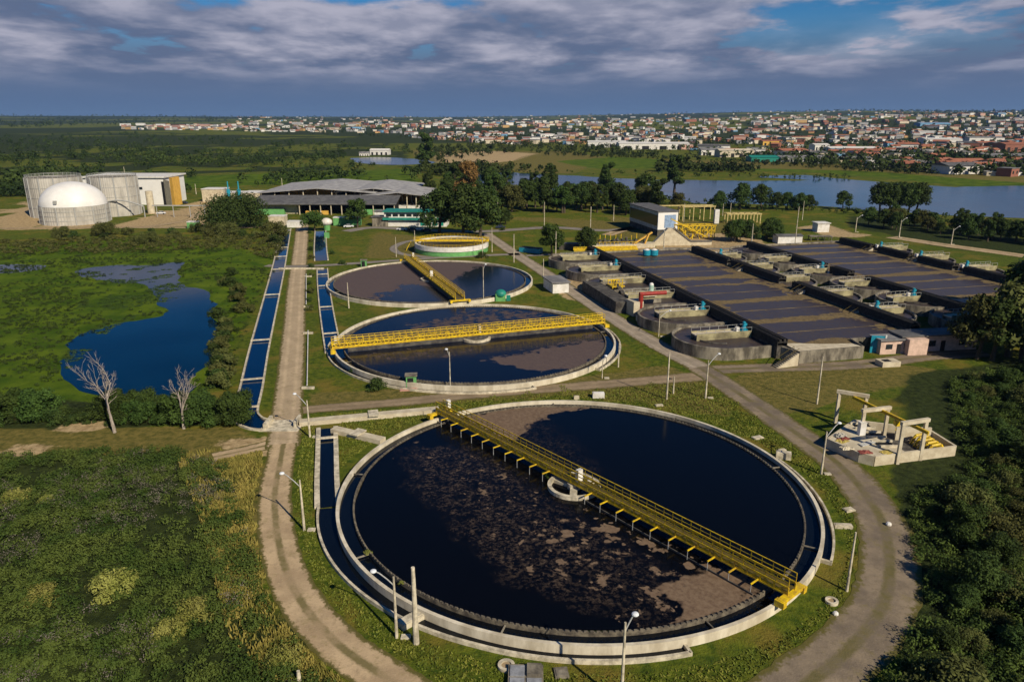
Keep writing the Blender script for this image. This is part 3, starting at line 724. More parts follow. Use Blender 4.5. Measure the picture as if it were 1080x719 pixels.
# local frame of a basin: x = across (w), y = along (u)
DIVM = simple('scummed_concrete', (.26, .19, .085), .85, scale=.35, c2=(.09, .065, .035))
def aer(label, w0, w1, u0, u1, near, oL, oR):
    t = thing('aeration_basin', label, 'aeration basin', (BO.x, BO.y, 0), BANG, 'aeration basin blocks')
    TH = .3; ZT = 2.5; H = ZT
    outline = near+[(w1, u1), (w0, u1)]
    MB().strip(near, TH*.7, 0, H).build('near_wall', CONCO, t)
    MB().beam((w0, u1, H/2), (w1, u1, H/2), TH*1.4, H).build('far_wall', CONCO, t)
    LW = 9.1
    for k in range(1, 12):
        a = w0+(0 if k % 2 == 0 else 5.5); b = w1-(5.5 if k % 2 == 0 else 0)
        MB().beam((a, k*LW, 1.04), (b, k*LW, 1.04), .3, 2.08).build('divider_wall', DIVM, t)
    for k in range(12):          # turning chambers left (odd walls) and right (even walls)
        if k % 2 == 1 and k < 12:
            rg = MB().ring(w0-oL, k*LW, LW-.5, LW-.05, 0, H, 40, math.pi/2, 3*math.pi/2)
            for q in (-1, 1): rg.beam((w0-oL, k*LW+q*(LW-.28), H/2), (w0, k*LW+q*(LW-.28), H/2), .45, H)
            rg.build('turning_wall', CONCO, t)
            MB().ring(w0-oL, k*LW, LW*.48, LW*.48+.25, 0, H-.2, 20, math.pi/2, 3*math.pi/2).build('baffle_wall', CONCD, t)
        if k % 2 == 0 and k > 0:
            rg = MB().ring(w1+oR, k*LW, LW-.5, LW-.05, 0, H, 40, -math.pi/2, math.pi/2)
            for q in (-1, 1): rg.beam((w1, k*LW+q*(LW-.28), H/2), (w1+oR, k*LW+q*(LW-.28), H/2), .45, H)
            rg.build('turning_wall', CONCO, t)
            MB().ring(w1+oR, k*LW, LW*.48, LW*.48+.25, 0, H-.2, 20, -math.pi/2, math.pi/2).build('baffle_wall', CONCD, t)
    # water with foam zones
    st = .6
    gx = np.arange(w0-9.2-oL, w1+9.2+oR+st, st); gy = np.arange(-12, u1+.1, st); XX, YY = np.meshgrid(gx, gy)
    ins = inside(outline, XX, YY) | ((XX > w0-.3) & (XX < w1+.3) & (YY > 0) & (YY < u1))
    for k in range(1, 12):
        cx = w0-oL if k % 2 else w1+oR
        ins |= (np.abs(YY-k*LW) < LW-.2) & ((XX > cx) & (XX < w0+1) if k % 2 else (XX < cx) & (XX > w1-1))
        ins |= (np.hypot(XX-cx, YY-k*LW) < LW-.2) & (YY < u1)
    d = np.abs((YY/LW) % 1-.0); near_w = np.minimum(d, 1-d)*LW
    lane = np.floor(YY/LW)
    side = np.where((lane % 2) == 0, (XX-w0)/(w1-w0), 1-(XX-w0)/(w1-w0))
    wl_ = np.round(YY/LW); st_ = np.array([1.1, .35, .95, .4, 1.25, .3, .75, 1.15, .35, .9, .5, 1.0, .6, 1])[np.clip(wl_+(1 if w0 > 30 else 0), 0, 13).astype(int)]; wd_ = .9+4.6*fbm(wl_*3.7+XX/14, wl_*1.3, 2)*st_; f = np.clip(1.15-near_w/wd_, 0, 1)*st_*(.35+1.2*fbm(XX/9+wl_*5, YY/3, 3))
    f = np.maximum(f, np.where(XX > w1-1-9*fbm(YY/7, YY*0+w0, 2), .7*fbm(XX/4, YY/4, 3)+.18, 0)); f = np.maximum(f, np.where(XX < w0+1+8*fbm(YY/7+40, YY*0, 2), .7*fbm(XX/4, YY/4, 3)+.2, 0))
    f = np.maximum(f, .8*np.clip(1-side*2.2, 0, 1)*fbm(XX/5+9, YY/2, 3)+.1)
    f = np.where((XX < w0-.5) | (XX > w1+.5), .1+.15*fbm(XX/3, YY/3, 2), f)
    idx = np.arange(XX.size).reshape(XX.shape)
    F = np.stack([idx[:-1, :-1], idx[:-1, 1:], idx[1:, 1:], idx[1:, :-1]], -1).reshape(-1, 4); F = F[ins.ravel()[F].all(1)]
    o = mesh_np('water', np.stack([XX, YY, np.full(XX.shape, 2.05)], -1).reshape(-1, 3), F, AERW, t)
    a = o.data.color_attributes.new('zones', 'FLOAT_COLOR', 'POINT'); a.data.foreach_set('color', q4(f, f*0+.12, f*0+.75).astype(np.float32).ravel())
    return t
aer('left aeration basin block with purple grey lanes between concrete walls', 0, 34.5, -2, 109, [(0, -1), (1.5, -4.5), (16, -4.5), (17, .6), (34.5, .6)], 8.9, 2.2)
aer('right aeration basin block with bluish lanes, towards the lake', 58.5, 96, 0, 109, [(58.5, 0), (96, 0)], 2.2, 4)
rm = random.Random(5); BLKC = simple('blackened_concrete', (.045, .04, .034), .85, c2=(.015, .014, .013))
def walkway(label, w_, u0, u1, wd=2.2, h=1.0):
    t = thing('walkway', label, 'walkway', UW(w_, (u0+u1)/2, 2.5), BANG)
    l = (u1-u0)/2
    MB().box(-wd/2, wd/2, -l, l, .75, 1.0).build('deck', BLKC, t)
    for q in (-1, 1): MB().box(q*wd/2-.05, q*wd/2+.05, -l, l, .0, 1.5).build('edge_beam', BLKC, t)
    pp = MB(); 
    for x in (-.5, .5): pp.tube((x, -l, 1.3), (x, l, 1.3), .28, .28, 10)
    pp.build('pipe', BLKC, t)
    r_ = MB()
    for s in (-1,):
        for k in range(int(2*l/3)+1): r_.beam((s*wd/2, -l+3*k, .8), (s*wd/2, -l+3*k, 1.9), .06, .06)
        r_.beam((s*wd/2, -l, 1.9), (s*wd/2, l, 1.9), .06, .06)
    r_.build('handrail', simple('black_paint', (.02, .02, .02)) if 'black_paint' not in bpy.data.materials else bpy.data.materials['black_paint'], t)
    MB().box(-wd/2, wd/2, -l, l, -2.4, -.02).build('support_wall', CONCD, t)
walkway('long dark pipe walkway along the left edge of the aeration basins', 0, -1, 112)
for k, (a, b) in enumerate(((3, 46), (52, 78), (80, 104))): walkway(['dark pipe walkway between the aeration basin blocks, nearest piece', 'dark pipe walkway between the aeration basin blocks, middle piece', 'dark pipe walkway between the aeration basin blocks, far piece'][k], 34.8, a, b)
for k, (a, b) in enumerate(((2, 47), (54, 62), (66, 108))): walkway(['dark pipe walkway on the lake side block, nearest piece', 'short dark pipe walkway on the lake side block', 'dark pipe walkway on the lake side block, far piece'][k], 58.2, a, b)
for k, (a, b) in enumerate(((30, 52), (56, 70), (74, 88), (92, 108))): walkway(['dark pipe walkway at the lake side edge beside the trees', 'dark pipe walkway piece at the lake side edge, second from the trees', 'dark pipe walkway piece at the lake side edge, third from the trees', 'dark pipe walkway piece at the lake side edge, farthest from the trees'][k], 96, a, b)
def platform(label, w_, u, sgn, motor=True, wd=2.4, ln=12.5, concrete=CREAM):
    t = thing('mixer_platform', label, 'platform', UW(w_, u, 0), BANG)
    x0, x1 = (-ln-1.5, -1.5) if sgn < 0 else (1.5, ln+1.5)
    MB().box(x0, x1, -wd/2, wd/2, 2.9, 3.15).build('deck', CREAM, t)
    for q in (-1, 1): MB().box(x0, x1, q*(wd/2+.06)-.06, q*(wd/2+.06)+.06, 2.0, 3.45).build('parapet', simple('algae_concrete', (.40, .36, .20), .9, scale=.35, c2=(.14, .12, .07)) if 'algae_concrete' not in bpy.data.materials else bpy.data.materials['algae_concrete'], t)
    for xq in (x0+.3, x1-.9): MB().box(xq, xq+.6, -wd/2+.05, wd/2-.05, 0, 2.88).build('pier', CONCO, t)
    rl = MB()
    for y in (-wd/2-.06, wd/2+.06):
        for k in range(7): x = x0+(x1-x0)*k/6; rl.beam((x, y, 3.35), (x, y, 4.2), .06, .06)
        rl.beam((x0, y, 4.2), (x1, y, 4.2), .06, .06)
    rl.build('handrail', GREYP, t)
    if motor:
        mx = sgn*2.6
        m = thing('surface_aerator', 'blue aerator motor on the '+label.replace('concrete platform', 'platform').replace(' of the aeration basins', '').replace('in the gap ', ''), 'aerator', UW(w_, u, 3.15)+Vector((BWv.x*mx, BWv.y*mx, 0)), BANG, 'blue aerator motors')
        MB().tube((0, 0, .0), (0, 0, .25), .9, .9, 16).tube((0, 0, .25), (0, 0, .95), .55, .42, 16).build('gearbox', TEAL, m)
        MB().tube((0, 0, .95), (0, 0, 1.9), .34, .34, 14).tube((0, 0, 1.9), (0, 0, 2.0), .26, .12, 14).box(.3, .6, -.2, .2, 1.1, 1.6).build('motor', TEAL, m)
        MB().box(-1.9, -1.2, -.4, .4, 0, .9).build('control_box', WHITE, m)
    return t
us = [9.1, 27.3, 45.5, 63.7, 81.9, 100.1]
nm_ = ['nearest', 'second', 'third', 'fourth', 'fifth', 'farthest']
for i, u in enumerate(us): platform(f'{nm_[i]} concrete platform along the left edge of the aeration basins', 0, u, -1, i in (0, 1, 5, 4))
us2 = [18.2, 36.4, 54.6, 72.8, 91.0]
for i, u in enumerate(us2):
    platform(f'concrete platform in the gap between the basin blocks, {nm_[i]} of the left row', 34.8, u, 1, i in (0, 4), ln=8)
    platform(f'concrete platform in the gap between the basin blocks, {nm_[i]} of the right row', 58.2, us[i], -1, i in (1, 3), ln=8)
    if i > 0: platform(f'concrete platform beyond the lake side edge, {nm_[i-1]} from the trees', 96, u, 1, True, ln=11)
def wedge(label, w_, u, rz, l=4.5, h=2.5, wd=1.6):
    t = thing('staircase', label, 'staircase', UW(w_, u, 0), BANG+rz)
    MB().add([(0, -wd/2, 0), (l, -wd/2, 0), (l, -wd/2, h), (0, -wd/2+.2, 0), (l, -wd/2+.2, 0), (l, -wd/2+.2, h)], [(0, 1, 2), (5, 4, 3), (0, 3, 4, 1), (1, 4, 5, 2), (2, 5, 3, 0)]).build('side_wall', CREAM, t)
    st = MB()
    for k in range(12): st.box(l*k/12, l*(k+1)/12, -wd/2+.22, wd/2, 0, h*(k+1)/12)
    st.build('steps', CONCO, t)
    MB().beam((0, -wd/2+.1, 1), (l, -wd/2+.1, h+1), .07, .07).beam((0, wd/2, 1), (l, wd/2, h+1), .07, .07).beam((0, wd/2, 0), (0, wd/2, 1), .07, .07).beam((l, wd/2, h), (l, wd/2, h+1), .07, .07).build('handrail', YELD, t)
wedge('concrete staircase with pale side at the near corner of the aeration basins', -4.2, -5.4, .1, 4.8)
for k, (a, b, l_) in enumerate(((29, 20.5, 'nearer pale concrete ramp inside the left block against the middle walkway'), (28, 41, 'pale concrete ramp halfway along the middle walkway'), (28, 71.5, 'farther pale concrete ramp near the glass fronted building'), (90, 71.5, 'pale concrete ramp by the lake side edge, nearer one'), (90, 92, 'pale concrete ramp by the lake side edge, farther one'))): wedge(l_, a, b, 0, 5.5, 3.0, 2.4)
MB().prism([(1.6, -4.1), (15.6, -4.1), (15, -2.2), (9, -1.2), (4, .6), (1.6, 1)], 2.1, 2.46).build('platform_slab', CREAM, None, 'tan concrete slab at the near edge of the left aeration basin', 'slab', loc=(BO.x, BO.y, 0), rz=BANG)
# red pipe gantry
t = thing('pipe_gantry', 'red pipe standing beside the left aeration platforms', 'pipe', (*P(675, 333), 0), BANG)
MB().tube((0, 0, 0), (0, 0, 5.6), .55, .55, 14).build('riser', REDP, t); MB().tube((-.4, 0, 5.4), (6.5, 0, 5.4), .5, .5, 14).build('cross_pipe', REDP, t)
t = thing('pump_cover', 'white and green pump cover at the end of the red pipe', 'pump', (*P(687, 302, 4.5), 4.0), BANG)
MB().tube((0, 0, -1.5), (0, 0, .9), .7, .6, 12).build('casing', simple('mint_paint', (.45, .66, .55)), t); MB().sphere((0, 0, .9), .6).build('cap', WHITE, t)
# inlet hopper with yellow screens at the left edge
t = thing('inlet_structure', 'dark sloped concrete inlet with yellow screen frames beside the gravel road', 'inlet', UW(-15, 52, 0), BANG)
MB().prism([(-4, -12), (0, -13), (0, 10), (-4, 13)], 0, 2.9).build('side_wall', CONCD, t)
for q in (-12, 10, 0): MB().box(.3, 8, q, q+.6, 0, 2.9).build('channel_wall', CONCO, t)
MB().prism([(-1, -16), (1.5, -16), (2.2, -12.2), (-1.5, -12.2)], 0, 3.6).build('hopper', CREAM, t)
yf = MB()
for k in range(4):
    yf.beam((1+k*.9, 3, 2.6), (1+k*.9, 3, 5.2), .15, .15); yf.beam((1+k*.9, 6.5, 2.6), (1+k*.9, 6.5, 4.4), .15, .15)
yf.beam((.8, 3, 4.0), (4.2, 3, 4.0), .15, .15).beam((.8, 6.5, 4.2), (4.2, 6.5, 4.2), .2, .3).box(.8, 4.4, 3, 6.5, 2.9, 3.2)
yf.build('screen_frame', YEL, t)
MB().beam((2, -2, 2.4), (3.2, 8, 3.6), 1.0, .4).build('conveyor', CONCD, t)
MB().box(4.8, 8.4, -8.5, -6.5, 2.8, 3.1).box(4.8, 8.4, -4.5, -3, 2.8, 3.1).build('deck', CREAM, t)
# ------------------------------------------------------------------ buildings
def wallwin(t, body, x0, x1, y, z0, z1, n, m=GLASS, w_=None, name='window'):
    st = (x1-x0)/n; w_ = w_ or st*.6
    for k in range(n):
        xc = x0+st*(k+.5); MB().box(xc-w_/2, xc+w_/2, y-.05, y+.02, z0, z1).build(name, m, body)
# pink building at the near edge
def block(name, label, cat, px, rz, l, d, h, wall, roof, over=.4, pitch=0.0, group=None):
    t = thing(name, label, cat, (*P(*px), 0), rz, group)
    wl = MB().box(-l/2, l/2, 0, d, 0, h).build('wall', wall, t)
    if pitch: MB().add([(-l/2-over, -over, h), (l/2+over, -over, h), (l/2+over, d+over, h), (-l/2-over, d+over, h), (-l/2-over, d/2, h+pitch), (l/2+over, d/2, h+pitch)], [(0, 1, 5, 4), (2, 3, 4, 5), (0, 4, 3), (1, 2, 5), (0, 3, 2, 1)]).build('roof', roof, t)
    else: MB().box(-l/2-over, l/2+over, -over, d+over, h+.002, h+.3).build('roof', roof, t)
    return t, wl
t, wl = block('service_building', 'low pink service building with grey roof at the near edge of the aeration basins', 'building', (948, 373), R(8), 8.5, 3.4, 2.9, PINK, GREYR)
wallwin(t, wl, -3.6, -1.2, -.02, 1.1, 2.1, 1, w_=1.4); MB().box(-.7, .2, -.05, .02, 0, 2.1).build('door', DARK, wl); wallwin(t, wl, .6, 2.6, -.02, 1.0, 2.2, 1, w_=1.5)
MB().tube((2.9, -.3, .2), (2.9, -.3, 2.2), .22, .22, 10).tube((3.6, -.3, .2), (3.6, -.3, 2.2), .22, .22, 10).build('gas_cylinder', BLUEW, t)
t, wl = block('service_building', 'larger pink service building with recessed porch beside the trees', 'building', (990, 370), R(8), 17, 3.4, 3.4, PINK, DARKR, .7)
wallwin(t, wl, -3, -.5, -.02, 1.1, 2.3, 1, w_=1.5); MB().box(.2, 1.2, -.05, .02, 0, 2.2).build('door', DARK, wl); wallwin(t, wl, 4, 6, -.02, 1.1, 2.2, 1, w_=1.4)
MB().box(-8.4, -4.2, -2.0, -.01, 0, 3.3).build('porch_wall', PINK, t)
t = thing('metal_gate', 'white and teal panel standing at the left end of the pink building', 'panel', (*P(924, 372), 0), R(80)); MB().box(-.1, .1, -1.3, 1.3, 0, 3.6).build('panel', TEAL, t); MB().box(-.15, .15, -1.6, -1.3, 0, 3.8).build('post', WHITE, t)
# white hut by the gravel road
t, wl = block('pump_house', 'white hut with grey roof beside the gravel road near the far basin', 'hut', (585, 312), R(100), 8.5, 4.6, 2.8, WHITE, GREYR)
t.location = (*P(578, 306), 0); t.rotation_euler = (0, 0, R(105)-math.pi)
# glass fronted building with concrete slope
GX, GY = P(690, 262)
bx = P(672, 245); b2 = P(693, 249); b3 = P(714, 247)
hall = thing('control_building', 'tall silver building with dark glass side and white end, standing over a concrete ramp', 'building', (b2[0], b2[1], 0), 0)
dA = Vector((bx[0]-3-b2[0], bx[1]+30-b2[1], 0)).normalized(); LB = 30.0; ra = math.atan2(dA.y, dA.x)
hall.rotation_euler = (0, 0, ra-math.pi/2)
# local: -x to +x is the white end, +y runs back from the camera
MB().box(0, 8.6, 0, LB, 2.4, 9.6).build('wall', SILVER, hall)
MB().box(-.12, -.01, .6, LB-.5, 4.0, 8.3).build('glass_side', GLASS, hall)
MB().box(0, 8.6, -.12, -.01, 2.6, 9.8).build('end_wall', WHITES, hall)
MB().box(2.8, 7.7, -.18, -.13, 3.2, 8.4).build('end_door', BLUEW, hall)
MB().box(-.5, 9.1, -.5, LB+.4, 9.62, 9.95).build('roof', DARKR, hall)
MB().box(.2, 8.2, .4, LB, 0, 2.38).build('base_wall', CONCD, hall)
rp = thing('concrete_ramp', 'beige concrete ramp wall sloping down in front of the glass sided building', 'ramp', (*P(712, 259), 0), R(4))
MB().prism([(-12, 0), (-5, 0), (14, 0), (14, 1.2), (-12, 1.2)], 0, 1.3).build('base_wall', CREAM, rp)
MB().add([(-8, .1, 1.3), (6, .1, 1.3), (-1, .1, 6.4), (-3, .1, 6.4), (-8, 2.5, 1.3), (6, 2.5, 1.3), (-1, 2.5, 6.4), (-3, 2.5, 6.4)], [(0, 1, 2, 3), (7, 6, 5, 4), (1, 5, 6, 2), (3, 7, 4, 0), (2, 6, 7, 3)]).build('ramp_wall', CREAM, rp)
MB().beam((5.9, -.1, 1.7), (-1, -.1, 6.8), .3, .5).beam((14, -.1, 1.6), (5.9, -.1, 1.6), .3, .5).build('coping', DARKR, rp)
def frame(mb, x0, x1, y0, y1, z, nx_=3, th=.22):
    for i in range(nx_):
        x = x0+(x1-x0)*i/(nx_-1)
        for y in (y0, y1): mb.beam((x, y, 0), (x, y, z), th, th)
        mb.beam((x, y0-.3, z), (x, y1+.3, z), th, th)
    for y in (y0, y1): mb.beam((x0-.5, y, z), (x1+.5, y, z), th, th*1.4)
t = thing('steel_frame', 'yellow steel stairs and frames right of the glass sided building', 'steel frame', (*P(730, 252), 0), R(6))
fb = MB(); frame(fb, -6, 9, 0, 4, 5.2, 6, .28); frame(fb, -6, 9, 1.6, 3, 3.0, 5, .2)
for x in (-6, -1, 4): fb.beam((x, 0, 0), (x+5, 0, 5.2), .22, .25).beam((x+5, 0, 0), (x, 0, 5.2), .2, .2).beam((x, 4, .4), (x+5, 4, 5), .2, .2)
fb.beam((-9, -1, 8), (6, -1, .6), .5, .4).beam((-9, .4, 8), (6, .4, .6), .5, .4)
fb.build('frame', YEL, t)
t = thing('crane_gantry', 'pale yellow concrete hoist gantry beyond the steel stairs', 'gantry', (*P(733, 233), 0), R(6))
fb = MB(); frame(fb, -6, 9, 0, 5, 6.6, 4, .38); fb.beam((-17, 3, 6.8), (9, 3, 6.8), .4, .6); fb.build('frame', simple('faded_yellow', (.60, .48, .20), .6), t)
t = thing('crane_gantry', 'pale yellow gantry row behind the shrubs near the lake', 'gantry', (*P(783, 236), 0), R(2))
fb = MB(); frame(fb, -7, 8, 0, 4, 4.4, 6, .42); fb.build('frame', bpy.data.materials['faded_yellow'], t); MB().box(-12.5, -10.5, 1, 3, 0, 6.2).build('tower', WHITE, t)
t = thing('valve_deck', 'cream deck with yellow rails, pipes and machinery left of the glass building', 'deck', (*P(655, 262), 0), R(8))
MB().box(-11, 13, 0, 5, 0, 1.4).build('base_wall', CREAM, t)
fb = MB()
for k in range(13): fb.beam((-11+k*1.4, .1, 1.4), (-11+k*1.4, .1, 2.4), .12, .12)
fb.box(-11, 5.8, -.16, -.01, .4, .9); fb.beam((-11, .1, 2.4), (5.8, .1, 2.4), .12, .12)
for k in range(9): fb.beam((-9+k*2, 4, 1.4), (-9+k*2, 4, 3.4+rm.random()*1.5), .2, .2)
fb.build('railing', YEL, t)
mc = MB()
for k in range(12): mc.tube((-9+k*1.7, 2+rm.random()*2, 1.4), (-9+k*1.7, 2+rm.random()*2, 2.3+rm.random()*1.2), .5+.3*rm.random(), .4, 10)
mc.tube((-8, 3.4, 2.2), (9, 3.4, 2.2), .35, .35, 10); mc.build('machinery', CONCD, t)
MB().beam((5, 1, 1.4), (12, 1.5, 5.5), .8, .5).beam((9, .5, 1), (10.5, .5, 5), .5, .5).build('conveyor', ORANGE, t)
t = thing('footbridge', 'yellow railed platform over the far edge of the left aeration basin', 'platform', (*P(636, 272), 0), R(5))
fb = MB(); fb.box(-10, 12, 0, 1.6, 2.3, 2.5)
for y in (0, 1.6):
    fb.box(-10, 12, y-.03, y+.03, 2.6, 3.2)
    for k in range(17): fb.beam((-10+k*22/16, y, 2.4), (-10+k*22/16, y, 3.6), .12, .12)
    fb.beam((-10, y, 3.6), (12, y, 3.6), .1, .1)
fb.build('deck', YEL, t)
for k, x in enumerate((682, 690)):
    m = thing('surface_aerator', ['left', 'right'][k]+' one of two pale blue tanks on the far edge of the left aeration basin', 'aerator', (*P(x, 267, 3), 2.4), 0)
    MB().tube((0, 0, 0), (0, 0, 1.7), 1.3, 1.3, 16).build('casing', TEAL, m); MB().tube((0, 0, 1.7), (0, 0, 2.1), 1.0, .4, 16).build('cap', WHITE, m)
# small white sheds near the lake road
t, _ = block('shed', 'long white shed with dark roof right of the shrubs', 'shed', (833, 257), R(4), 9.5, 5, 2.9, WHITE, DARKR, pitch=.5)
t, _ = block('shed', 'small white square building behind the long white shed', 'shed', (868, 245), R(3), 5, 5, 3.6, WHITE, WHITE)
t = thing('tank_rack', 'dark rack with small tanks below the white square building', 'rack', (*P(866, 254), 0))
fb = MB(); frame(fb, -4, 4, 0, 2.5, 1.6, 4, .25); fb.box(-4.2, 4.2, -.2, 2.7, 1.62, 1.8); fb.build('frame', CONCO, t)
# office with green roof
t = thing('office_building', 'two storey white office with green roof bands beneath the big dark trees', 'office', (*P(433, 239), 0), R(-2))
wl = MB().box(-11.5, 16, 0, 9, 0, 6.4).build('wall', WHITE, t)
MB().box(-12, 16.5, -1.2, 9.6, 6.42, 6.8).box(-12, 16.5, -1.4, -.02, 3.0, 3.9).build('roof', DGREEN, t)
wallwin(t, wl, -11, 16, -.05, 4.4, 5.6, 9, w_=2.3); wallwin(t, wl, 4, 15, -.05, .4, 2.4, 4, m=DGREEN, w_=2.0)
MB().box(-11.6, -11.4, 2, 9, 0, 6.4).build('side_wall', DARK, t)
t, _ = block('annex', 'small grey roofed annex left of the green roofed office', 'annex', (401, 239), R(-2), 7, 6, 4.0, CONCO, DARKR, .4)
t, _ = block('shed', 'small white shed behind the annex', 'shed', (404, 231), R(-2), 8, 5, 3.5, WHITE, GREYR, .4)
# big sheet roof sheds
def gable_shed(label, px, l, d, h, pk, rz=0, wall=WHITE, wallz=2.2, n=8, ochre=True):
    t = thing('open_shed', label, 'shed', (*P(*px), 0), rz)
    MB().box(-l/2, l/2, .4, d-.4, 0, wallz).build('low_wall', wall, t)
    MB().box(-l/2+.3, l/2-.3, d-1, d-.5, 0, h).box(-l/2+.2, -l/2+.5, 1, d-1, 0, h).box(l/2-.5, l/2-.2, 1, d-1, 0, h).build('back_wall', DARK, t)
    for k in range(n+1):
        x = -l/2+l*k/n; MB().box(x-.22, x+.22, 0, .38, 0, h+pk*(1-abs(2*k/n-1))).build('post', CREAM, t)
    # gable faces the camera: ridge runs away from it
    z0, z1 = h, h+pk
    rf = MB().add([(-l/2-1, -1.5, z0), (0, -1.5, z1), (l/2+1, -1.5, z0), (-l/2-1, d+1, z0), (0, d+1, z1), (l/2+1, d+1, z0)], [(0, 1, 4, 3), (1, 2, 5, 4)])
    rf.add([(-l/2-1, -1.5, z0+.35), (0, -1.5, z1+.35), (l/2+1, -1.5, z0+.35), (-l/2-1, d+1, z0+.35), (0, d+1, z1+.35), (l/2+1, d+1, z0+.35)], [(0, 3, 4, 1), (1, 4, 5, 2)])
    rf.add([(-l/2-1, -1.5, z0), (0, -1.5, z1), (l/2+1, -1.5, z0), (-l/2-1, -1.5, z0+.35), (0, -1.5, z1+.35), (l/2+1, -1.5, z0+.35)], [(0, 3, 4, 1), (1, 4, 5, 2)])
    rf.build('roof', GREYL, t)
    if ochre: MB().box(-l/2+1, l/2-1, d/2, d/2+.3, wallz, h-.4).build('stored_sludge', ORANGE, t)
    return t
gable_shed('large open shed with grey gabled roof and white low wall behind the office', (420, 222), 38, 40, 6.8, 2.2, R(-1))
gable_shed('wide open shed with grey gabled roof left of the twin shed', (336, 220), 60, 60, 8.0, 2.4, 0)
gable_shed('open shed with shallow grey roof between the wide shed and the office', (395, 219), 40, 55, 7.8, 2.2, 0)
t = thing('long_shed', 'long low shed with dark grey roof and open posts behind the round tree', 'shed', (*P(330, 226), 0), 0)
MB().add([(-30, -3, 5.0), (42, -3, 5.0), (42, 14, 7.6), (-30, 14, 7.6), (-30, -3, 5.4), (42, -3, 5.4), (42, 14, 8.0), (-30, 14, 8.0)], [(0, 1, 2, 3), (7, 6, 5, 4), (0, 4, 5, 1), (1, 5, 6, 2), (3, 7, 4, 0)]).build('roof', DARKR, t)
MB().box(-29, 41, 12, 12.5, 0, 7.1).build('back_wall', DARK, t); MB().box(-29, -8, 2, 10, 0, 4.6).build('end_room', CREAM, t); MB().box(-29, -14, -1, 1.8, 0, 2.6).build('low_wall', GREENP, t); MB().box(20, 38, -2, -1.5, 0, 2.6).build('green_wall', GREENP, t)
for k in range(10): MB().box(-6+k*5.2, -5.6+k*5.2, -2.4, -2.0, 0, 5.0).build('post', CREAM, t)
MB().box(-3, 8, -2, 0, 0, 1.8).build('orange_bin', ORANGE, t)
for k, (x, y, l_, d_, h_, lab, ml) in enumerate(((310, 240, 6, 4, 2.4, 'small white block near the head of the left canal', WHITE), (292, 238, 7, 5, 4, 'cream hut beside the big spreading tree', CREAM),
        (366, 238, 12, 3, 3.4, 'pale green wall panel beside the round tree', GREENP), (203, 241, 4.5, 3, 2.6, 'small green white kiosk at the edge of the marsh', GREENP))):
    block('hut', lab, 'hut', (x, y), 0, l_, d_, h_, ml, WHITE, .1)
t = thing('elevated_tank', 'white tank on stubby legs at the head of the right canal', 'tank', (*P(345, 243), 0)); MB().sphere((0, 0, 3.6), 2.4, 16, 10, .7).build('vessel', WHITE, t); MB().tube((0, 0, 0), (0, 0, 2.6), 1.3, 1.6, 12).build('pedestal', GREENP, t)
MB().box(-.9, .9, -.6, .6, 0, 2.2).build('kiosk', GREENP, None, 'pale green cabinet on the lawn beside the right canal', 'cabinet', loc=(*P(345, 251), 0))
# gas holder and digesters
def corr_tank(mb, r, h, n=72):
    vs = []; 
    for z_ in (0, h):
        for k in range(n*2): a = math.pi*k/n; q = r+(.12 if k % 2 else 0); vs.append((q*math.cos(a), q*math.sin(a), z_))
    m = n*2; mb.add(vs, [(i, (i+1) % m, (i+1) % m+m, i+m) for i in range(m)])
    return mb
PAN = simple('panel_concrete', (.52, .49, .43), .85, scale=.35, c2=(.34, .32, .28), streak=True)
def tank(name, label, c, r, h):
    t = thing(name, label, 'tank', (c[0], c[1], 0)); corr_tank(MB(), r, h).build('wall', PAN, t)
    ribs = MB()
    for k in range(12): a = 2*math.pi*k/12; ribs.tube(((r+.25)*math.cos(a), (r+.25)*math.sin(a), 0), ((r+.25)*math.cos(a), (r+.25)*math.sin(a), h), .3, .3, 8)
    for z_ in (h*.25, h*.5, h*.75): ribs.ring(0, 0, r+.05, r+.2, z_-.08, z_+.08, 72)
    ribs.build('cladding_ribs', GREYP, t)
    return t
g1 = P(77, 240); rG = 14.0
t = tank('gas_holder', 'panelled gas holder with a big white dome on top', P(81, 234), rG, 8.0)
dm = MB(); n_, m_ = 48, 12; vs = []
for j in range(m_+1):
    a = math.pi/2*j/m_
    for i in range(n_): vs.append((rG*.985*math.cos(a)*math.cos(2*math.pi*i/n_), rG*.985*math.cos(a)*math.sin(2*math.pi*i/n_), 8+10.2*math.sin(a)))
dm.add(vs, [(j*n_+i, j*n_+(i+1) % n_, (j+1)*n_+(i+1) % n_, (j+1)*n_+i) for j in range(m_) for i in range(n_)]).build('dome', WHITES, t, smooth=True)
MB().box(-.7, .7, -rG-.2, -rG+3.2, 9.6, 11.0).build('hatch', GREYP, t)
t2 = tank('digester_tank', 'tall grey panelled tank left of and behind the white dome', P(63, 227), 11.8, 18.5)
t3 = tank('digester_tank', 'tall grey panelled tank between the white dome and the white hall', P(124, 226), 10.8, 18.5)
for q, (r_) in ((t2, 11.8), (t3, 10.8)):
    MB().disc(0, 0, r_-.1, 18.3, 48).build('roof', CONCO, q)
    fb = MB()
    for k in range(36): a = 2*math.pi*k/36; fb.beam((r_*math.cos(a), r_*math.sin(a), 18.5), (r_*math.cos(a), r_*math.sin(a), 19.7), .12, .12)
    fb.ring(0, 0, r_-.05, r_+.05, 19.6, 19.75, 48).ring(0, 0, r_-.05, r_+.05, 19.1, 19.2, 48); fb.build('railing', GREYP, q)
def at(px): return (*P(*px), 0)
t = thing('flare_column', 'short pale cylinder column beside the panelled tanks', 'column', at((160, 225))); MB().tube((0, 0, 0), (0, 0, 11), 1.7, 1.7, 16).build('shell', CREAM, t)
t = thing('footbridge', 'arched grey pipe bridge in front of the second panelled tank', 'pipe bridge', at((127, 229)))
